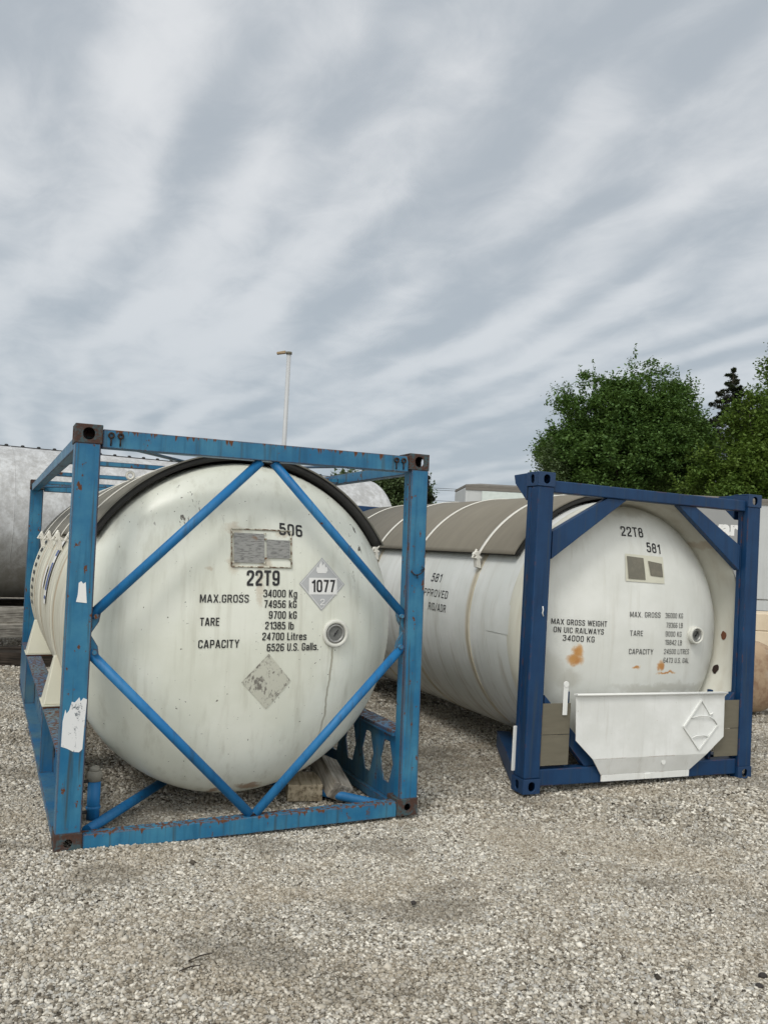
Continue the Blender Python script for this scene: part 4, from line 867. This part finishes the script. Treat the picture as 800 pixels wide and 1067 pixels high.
def along_tank(s_, off, z): return Vector((-6.55, 14.10, 0))+dirv*s_-nrm*off+Vector((0, 0, z))
G = 'timbers stacked under the storage tank'
for (s0, s1, off, z, hgt, mt, lab) in ((-4.5, 6.6, 0.95, 0.60, 0.24, M['wood_grey'], 'long grey beam directly under the front of the big storage tank'),
                                     (-4.5, 6.3, 1.15, 0.37, 0.20, M['wood_grey'], 'long weathered beam, second down under the big storage tank'),
                                     (-4.5, 6.6, -0.75, 0.60, 0.24, M['wood_dark'], 'dark beam under the rear of the big storage tank')):
    a = along_tank((s0+s1)/2, off, z); timber('timber_beam', a, (s1-s0, 0.26, hgt), (0, 0, 30), mt, lab, 'timber beam', G)
for k, s_ in enumerate((-2.6, 1.2, 5.2)):
    timber('cribbing_block', along_tank(s_, 0.15, 0.135), (0.30, 3.0, 0.27), (0, 0, 30), M['wood_dark'], ['dark crosswise sleeper at the left under the storage tank', 'dark crosswise sleeper in the middle under the storage tank', 'dark crosswise sleeper at the right under the storage tank'][k], 'sleeper', 'sleepers under the storage tank')
    timber('cribbing_block', along_tank(s_+0.05, 0.15, 0.375), (0.26, 2.0, 0.205), (0, 0, 30), M['wood_dark'], ['upper block of the left sleeper stack under the storage tank', 'upper block of the middle sleeper stack under the storage tank', 'upper block of the right sleeper stack under the storage tank'][k], 'sleeper', 'sleepers under the storage tank')
timber('tarred_log', (-6.6, 11.75, 0.10), (4.4, 0.26, 0.21), (0, 0, 14), M['wood_dark'], 'black tarred log lying on gravel at the left edge, in front of the storage tank', 'log')
timber('tarred_log', (-6.9, 12.35, 0.085), (4.6, 0.22, 0.17), (0, 0, 19), M['wood_dark'], 'thinner dark log lying behind the black one at the left edge', 'log')

# ------------------------------------------------------------------ lamp pole
LP = empty('lamp_pole', (-3.07, 25.0, 0)); tag(LP, 'tall pale grey lamp pole with small brown lamp head, rising behind the sky blue frame', 'lamp pole')
mb = MB(); mb.tube([(0, 0, 0), (0, 0, 7.62)], [0.08, 0.062], 16); mb.build('pole', plain('pale_pole_paint', (0.42, 0.43, 0.44), 0.5, 0.05), LP)
mb = MB(); mb.lathe([(0.001, 7.69), (0.09, 7.69), (0.09, 7.62), (0.001, 7.62)], (0, 0, 0), 'z', 16); mb.build('pole_cap', M['board'], LP)
mb = MB(); mb.loft([(-0.10, -0.06, 7.64), (-0.10, 0.06, 7.64), (-0.10, 0.06, 7.72), (-0.10, -0.06, 7.72)], [(-0.36, -0.08, 7.60), (-0.36, 0.08, 7.60), (-0.36, 0.08, 7.66), (-0.36, -0.08, 7.66)]); mb.build('lamp_head', plain('tan_lamp_housing', (0.33, 0.24, 0.14), 0.6), LP, 0.01)

# ------------------------------------------------------------------ semi-trailer behind, concrete blocks and rusty drum
m, t = mat('trailer_skin'); co = objco(t); n1 = t.noise(co, 1.2, 5); rib = t.n('ShaderNodeTexWave', {'wave_type': 'BANDS', 'bands_direction': 'X'}, Vector=co, Scale=1.3).outputs[1]
run = t.noise(t.vmul(co, (6, 6, 0.5)), 1.0, 5)
finish(t, t.mix(t.m('MULTIPLY', t.ss(run, 0.45, 0.75), 0.35), t.mix(n1, (0.42, 0.435, 0.44), (0.52, 0.535, 0.535)), (0.33, 0.33, 0.31)), 0.5, rib, 0.15, 0.01); M['trailer'] = m
TR = empty('semi_trailer', (2.42, 25.3, 0), (0, 0, R(2.5))); tag(TR, 'long pale box semi-trailer with grey panel lettered in white, behind the navy frame', 'trailer')
mb = MB(); mb.box((0, 0, 0.95), (14.6, 2.5, 3.92)); body = mb.build('box_body', M['trailer'], TR, 0.03)
roofm = plain('brown_grey_roof', (0.17, 0.155, 0.135), 0.7)
mb = MB(); mb.box((0.0, -0.02, 3.93), (14.6, 2.52, 4.00)); mb.loft([(0.0, -0.02, 4.0), (14.6, -0.02, 4.0), (14.6, 2.52, 4.0), (0.0, 2.52, 4.0)], [(0.5, 0.3, 4.07), (14.3, 0.3, 4.04), (14.3, 2.2, 4.04), (0.5, 2.2, 4.07)]); mb.build('roof', roofm, TR)
mb = MB(); mb.box((0.0, -0.030, 3.84), (14.6, -0.004, 3.925)); mb.build('upper_rail', roofm, TR)
mb = MB(); mb.box((0.50, -0.026, 3.50), (3.6, -0.003, 3.82)); mb.build('pale_side_band', plain('mint_white_panel', (0.60, 0.66, 0.63), 0.4), TR)
mb = MB(); mb.box((5.6, -0.028, 1.4), (8.96, -0.005, 3.75)); gp = mb.build('grey_sign_panel', plain('sign_grey', (0.27, 0.275, 0.275), 0.6, 0.05, 3), TR)
mb = MB(); write_serif(mb, 'Edwards', (6.80, 2.88), (8.95, 2.88), 0.41, lambda a, b: (a, -0.033, b), 0.05); mb.build('sign_lettering', M['placard_white'], gp, norm=False, weld=False)
mb = MB(); mb.box((0.1, 0.01, 0.62), (14.5, 0.05, 0.93)); mb.build('side_skirt', M['trailer'], TR)
mb = MB(); mb.box((0.1, -0.012, 0.57), (14.5, 0.06, 0.615)); mb.build('skirt_edge', M['rubber'], TR)
for k, xx in enumerate((1.2, 2.5, 11.8, 13.1)):
    mb = MB(); mb.lathe([(0.2, 0.12), (0.45, 0.10), (0.52, 0.16), (0.52, 0.36), (0.45, 0.42), (0.2, 0.42)], (xx, 0, 0.52), 'y', 28); wh = mb.build('wheel', M['rubber'], TR)
    mb = MB(); mb.lathe([(0.001, 0.20), (0.24, 0.18), (0.30, 0.13)], (xx, 0, 0.52), 'y', 24); mb.build('rim', M['steel'], wh)
m, t = mat('beige_block'); co = objco(t); n1 = t.noise(co, 4, 6, 0.6)
finish(t, t.mix(n1, (0.52, 0.42, 0.30), (0.72, 0.61, 0.46)), 0.85, n1, 0.3, 0.01); M['beige'] = m
for k, (z0, dx, lab) in enumerate(((0.0, 0.0, 'bottom beige block of the stack behind the navy frame at right'), (0.42, 0.05, 'middle beige block of the stack behind the navy frame at right'), (0.83, 0.0, 'top beige block of the stack behind the navy frame at right'))):
    mb = MB(); mb.box((-1.1, -0.4, 0), (1.1, 0.4, (0.415, 0.405, 0.30)[k])); o = mb.build('stone_block', M['beige'], None, 0.015); o.location = (6.75+dx, 14.9, z0); o.rotation_euler = (0, 0, R(3)); tag(o, lab, 'stone block', 'beige blocks stacked by the trailer')
m, t = mat('rusty_tan_drum'); co = objco(t); n1 = t.noise(co, 6, 7, 0.7); n2 = t.noise(co, 2, 4)
c0 = t.mix(t.ss(n1, 0.4, 0.65), (0.36, 0.26, 0.17), (0.23, 0.14, 0.085)); finish(t, t.mix(t.ss(n2, 0.5, 0.7), c0, (0.42, 0.36, 0.28)), 0.8, n1, 0.4, 0.008); M['drum'] = m
DR = empty('rusty_drum', (4.86, 11.35, 0.475), (0, 0, R(23))); tag(DR, 'tan rusty drum lying on the gravel right of the navy frame', 'drum')
mb = MB(); mb.lathe([(0.001, -0.44), (0.22, -0.43), (0.36, -0.39), (0.44, -0.31), (0.468, -0.20), (0.47, 0.0), (0.47, 1.9), (0.44, 2.0), (0.001, 2.05)], (0, 0, 0), 'y', 56); dsh = mb.build('drum_shell', M['drum'], DR)
mb = MB(); mb.lathe([(0.469, -0.02), (0.478, -0.012), (0.478, 0.012), (0.469, 0.02)], (0, 0, 0), 'y', 56); mb.build('drum_seam', M['drum'], dsh)

# ------------------------------------------------------------------ sticks in the foreground
for k, (p, q, lab) in enumerate((((-0.775, 3.86, 0.022), (-0.685, 3.935, 0.026), 'upper of two thin dark twigs on the gravel in the foreground'), ((-0.795, 3.765, 0.022), (-0.715, 3.82, 0.025), 'lower and shorter of two thin dark twigs on the gravel'))):
    mid = (Vector(p)+Vector(q))/2+Vector((0, 0.004, 0.004)); mb = MB(); mb.tube([p, mid, q], [0.0028, 0.0034, 0.002], 6); tag(mb.build('twig', M['wood_dark']), lab, 'twig', 'twigs on the gravel')

# ------------------------------------------------------------------ trees
def leaf_mat(name, a, b, c_=None):
    m, t = mat(name); isl = t.n('ShaderNodeNewGeometry').outputs['Random Per Island']; co = objco(t)
    c0 = t.mix(isl, a, b); c0 = t.mix(t.m('MULTIPLY', t.ss(t.noise(co, 0.9, 3), 0.42, 0.62), 0.5), c0, c_ or b)
    d = t.n('ShaderNodeBsdfPrincipled', None, Base_Color=c0, Roughness=0.6); d.inputs['Specular IOR Level'].default_value = 0.3
    tr = t.n('ShaderNodeBsdfTranslucent', None, Color=t.mix(0.5, c0, (0.10, 0.16, 0.02)))
    mx = t.n('ShaderNodeMixShader', None, Fac=0.28); t.put(mx.inputs[1], d.outputs[0]); t.put(mx.inputs[2], tr.outputs[0])
    t.n('ShaderNodeOutputMaterial', None, Surface=mx)
    return m
LEAF_DEEP = leaf_mat('maple_leaves_deep', (0.046, 0.100, 0.022), (0.088, 0.165, 0.038), (0.115, 0.19, 0.045))
LEAF_LIGHT = leaf_mat('maple_leaves_light', (0.060, 0.115, 0.016), (0.115, 0.185, 0.030), (0.14, 0.20, 0.035))
LEAF_BUSH = leaf_mat('poplar_leaves', (0.055, 0.095, 0.035), (0.11, 0.155, 0.065), (0.15, 0.19, 0.10))
LEAF_SPRUCE = leaf_mat('spruce_needles', (0.012, 0.018, 0.014), (0.028, 0.036, 0.026), (0.045, 0.035, 0.025))
BARK = plain('bark', (0.075, 0.060, 0.047), 0.9, 0.3, 6)
LV = np.array([[0, -1, 0], [0.55, -0.1, 0.18], [0, 1.0, 0], [-0.55, -0.1, 0.18]], float); LF = np.array([[0, 1, 2], [0, 2, 3]])
def limb_tree(label, base, height, crown_c, crown_r, n_clump, per, leaf_s, lm, seed, clump_r=0.55, trunk_r=0.22, group='trees beyond the trailer', spiky=0.35, name='maple_tree', lumps=20):
    global rng
    rng = np.random.default_rng(seed); random.seed(seed)
    root = empty(name, base); tag(root, label, 'tree', group)
    cc = np.array(crown_c, float); cr = np.array(crown_r, float)
    # uneven crown: overlapping big lobes, each filled with leaf clumps
    d = rng.normal(size=(lumps, 3)); d[:4] = [[-.15, 0, 1.2], [.35, .1, 1.0], [-.55, -.1, .9], [.0, -.4, .9]]; d /= np.linalg.norm(d, axis=1)[:, None]; d[:, 2] = np.where(np.arange(lumps) < 4, d[:, 2]*1.05, np.abs(d[:, 2])*0.9-0.25)
    lob_c = cc+d*cr*rng.uniform(0.45, 0.66, lumps)[:, None]; lob_r = rng.uniform(0.29, 0.44, lumps)
    lob_c = np.vstack([lob_c, cc]); lob_r = np.append(lob_r, 0.50)
    pick = rng.integers(0, lumps+1, n_clump); u = rng.normal(size=(n_clump, 3)); u /= np.linalg.norm(u, axis=1)[:, None]
    rad = rng.uniform(0.45, 1.0, n_clump)**0.55
    C_ = lob_c[pick]+u*(lob_r[pick]*rad)[:, None]*cr
    C_ = C_[C_[:, 2] > cc[2]-cr[2]*0.98]
    n = len(C_)
    cs = rng.uniform(0.5, 1.25, n)*clump_r
    idx = np.repeat(np.arange(n), per)
    off = rng.normal(size=(len(idx), 3))*np.array([0.50, 0.50, 0.34]); P_ = C_[idx]+off*cs[idx][:, None]
    # twigs that stick up out of the outline
    sp = rng.choice(n, int(n*spiky), replace=False); k = 26
    si = np.repeat(sp, k); tt = np.tile(np.linspace(0, 1, k), len(sp)); dirs = (C_-cc)/cr; dirs = dirs/np.maximum(np.linalg.norm(dirs, axis=1), 0.1)[:, None]*0.5; dirs[:, 2] += 0.75
    P2 = C_[si]+dirs[si]*(tt*cs[si]*1.6)[:, None]+rng.normal(size=(len(si), 3))*0.075*(1.35-tt)[:, None]
    P_ = np.vstack([P_, P2]); nn = len(P_); s = leaf_s*rng.uniform(0.6, 1.25, nn)
    o = scatter_mesh('crown', LV, LF, P_, np.stack([s, s, s], 1), rand_rot(nn, 1.25), 0.15, lm); o.parent = root
    mb = MB(); top = Vector(cc)+Vector((0, 0, cr[2]*0.55))
    tp = [Vector((0, 0, -0.1)), Vector((0.05, 0, height*0.18)), Vector((cc[0]*0.5, cc[1]*0.5, height*0.42)), top]
    mb.tube(tp, [trunk_r*1.25, trunk_r, trunk_r*0.75, trunk_r*0.15], 10)
    tk = mb.build('trunk', BARK, root)
    mb = MB()
    for j in range(34):
        e_ = Vector(C_[rng.integers(0, n)]); t0 = random.uniform(0.25, 0.85); s0 = tp[1].lerp(tp[3], t0)
        md = s0.lerp(e_, 0.5)+Vector((0, 0, 0.15*(e_-s0).length)); mb.tube([s0, md, e_], [trunk_r*0.30*(1.1-t0), trunk_r*0.18*(1.1-t0)+0.01, 0.012], 5)
    mb.build('limbs', BARK, tk)
    return root
limb_tree('big dark green maple rising behind the navy frame', (12.75, 45, 0), 12, (0.0, 0, 7.4), (5.5, 4.6, 5.15), 1500, 95, 0.098, LEAF_DEEP, 11, 0.55, 0.30)
limb_tree('narrower dark maple touching the right side of the big maple', (16.4, 47, 0), 11, (-0.1, 0, 7.2), (2.3, 2.4, 4.9), 380, 62, 0.098, LEAF_DEEP, 23, 0.55, 0.22)
limb_tree('bright green maple at the right edge, nearer than the spruce', (16.5, 37, 0), 9, (0.0, 0, 5.0), (3.5, 2.8, 4.7), 560, 95, 0.090, LEAF_LIGHT, 31, 0.50, 0.20)
limb_tree('tall mid green maple at the right frame edge behind the bright one', (19.9, 41, 0), 14, (0.2, 0, 7.7), (3.3, 2.8, 6.2), 600, 66, 0.095, LEAF_LIGHT, 37, 0.5, 0.22)
limb_tree('loose olive green willow bush at the left foot of the big maple', (8.7, 43, 0), 7, (0.2, 0, 4.4), (1.6, 1.5, 3.3), 150, 55, 0.10, LEAF_BUSH, 41, 0.42, 0.10, spiky=0.6, name='willow_bush')
for k, (bx_, by_, hh_, rr_, lab) in enumerate(((-1.9, 40, 5.3, 1.3, 'pale green poplar, leftmost of the row between the two containers'), (-0.6, 40.5, 5.4, 1.2, 'pale green poplar in the middle of the row between the containers'), (0.7, 40, 5.4, 1.2, 'pale green poplar right of the middle one, behind the blue corner post'), (1.6, 41, 5.1, 0.9, 'pale green poplar, rightmost of the row beside the small dark conifer'))):
    limb_tree(lab, (bx_, by_, 0), hh_, (0, 0, hh_*0.56), (rr_*1.15, 1.2, hh_*0.50), 260, 52, 0.085, LEAF_BUSH, 50+k, 0.36, 0.09, 'poplars between the two containers', 0.8, 'poplar_tree', 6)
def spruce(label, base, height, rad, seed, n_tier=26, up=-0.10):
    global rng
    rng = np.random.default_rng(seed); random.seed(seed)
    root = empty('spruce_tree', base); tag(root, label, 'tree', 'dark spruces')
    mb = MB(); mb.tube([(0, 0, -0.1), (0, 0, height*0.98)], [height*0.017, 0.02], 9); tk = mb.build('trunk', BARK, root)
    P_, mb = [], MB()
    for k in range(n_tier):
        f_ = k/(n_tier-1); ln = rad*(1-f_)**0.85+0.12
        for j in range(random.randint(6, 9)):
            z = height*min(0.985, 0.10+0.88*(f_+random.uniform(-.5, .5)/n_tier)); a = random.uniform(0, 2*math.pi); l_ = ln*random.uniform(0.6, 1.12); tip = Vector((math.cos(a)*l_, math.sin(a)*l_, z+l_*(up+random.uniform(-.08, .08))+0.12*l_)); s0 = Vector((0, 0, z))
            md = s0.lerp(tip, 0.55)+Vector((0, 0, up*0.5*l_)); mb.tube([s0, md, tip], [0.035, 0.02, 0.008], 4)
            m_ = int(80+110*l_); tt = rng.uniform(0.12, 1, m_)**0.7
            a0, b0, c0_ = np.array(s0), np.array(md), np.array(tip); q = ((1-tt)**2)[:, None]*a0+(2*tt*(1-tt))[:, None]*b0+(tt**2)[:, None]*c0_
            q += rng.normal(size=(m_, 3))*np.array([0.16, 0.16, 0.13])*(0.4+l_*0.45)*(1.15-tt)[:, None]; q[:, 2] -= np.abs(rng.normal(size=m_))*0.08*l_; P_.append(q)
    mb.build('limbs', BARK, tk)
    P_ = np.vstack(P_); n = len(P_); s = rng.uniform(0.05, 0.11, n)
    o = scatter_mesh('crown', LV, LF, P_, np.stack([s*0.6, s*1.3, s], 1), rand_rot(n, 1.4), 0.15, LEAF_SPRUCE); o.parent = root
    return root
spruce('dark purplish spruce with pointed top between the maples at right', (20.9, 51, 0), 14.2, 5.6, 71, 34)
spruce('small dark conifer whose branch tips show right of the sky blue frame', (1.62, 36, 0), 5.3, 1.15, 77, 20, 0.25)

# ------------------------------------------------------------------ power line
for k, (x_, lab) in enumerate(((-7.5, 'wooden utility pole hidden behind the sky blue container'), (11.6, 'wooden utility pole behind the big maple'))):
    pr = empty('utility_pole', (x_, 54, 0)); tag(pr, lab, 'utility pole', 'utility poles')
    mb = MB(); mb.tube([(0, 0, 0), (0, 0, 6.7)], [0.15, 0.11], 10); mb.build('pole', BARK, pr)
    mb = MB(); mb.box((-0.05, -0.9, 6.35), (0.05, 0.9, 6.45)); mb.build('crossarm', BARK, pr)
for k, (z0, z1, yo) in enumerate(((6.48, 6.20, -0.8), (6.48, 6.20, 0.8), (5.75, 5.45, 0.0))):
    mb = MB(); pts = [(-7.5+19.1*i/16, 54+yo, z0+(z1-z0)*i/16-0.35*4*(i/16)*(1-i/16)) for i in range(17)]; mb.tube(pts, 0.014, 5)
    tag(mb.build('power_line', M['rubber']), ['top front power wire crossing the gap above the taupe shield', 'top rear power wire crossing the gap above the taupe shield', 'lowest power wire crossing the gap above the taupe shield'][k], 'wire', 'overhead wires')
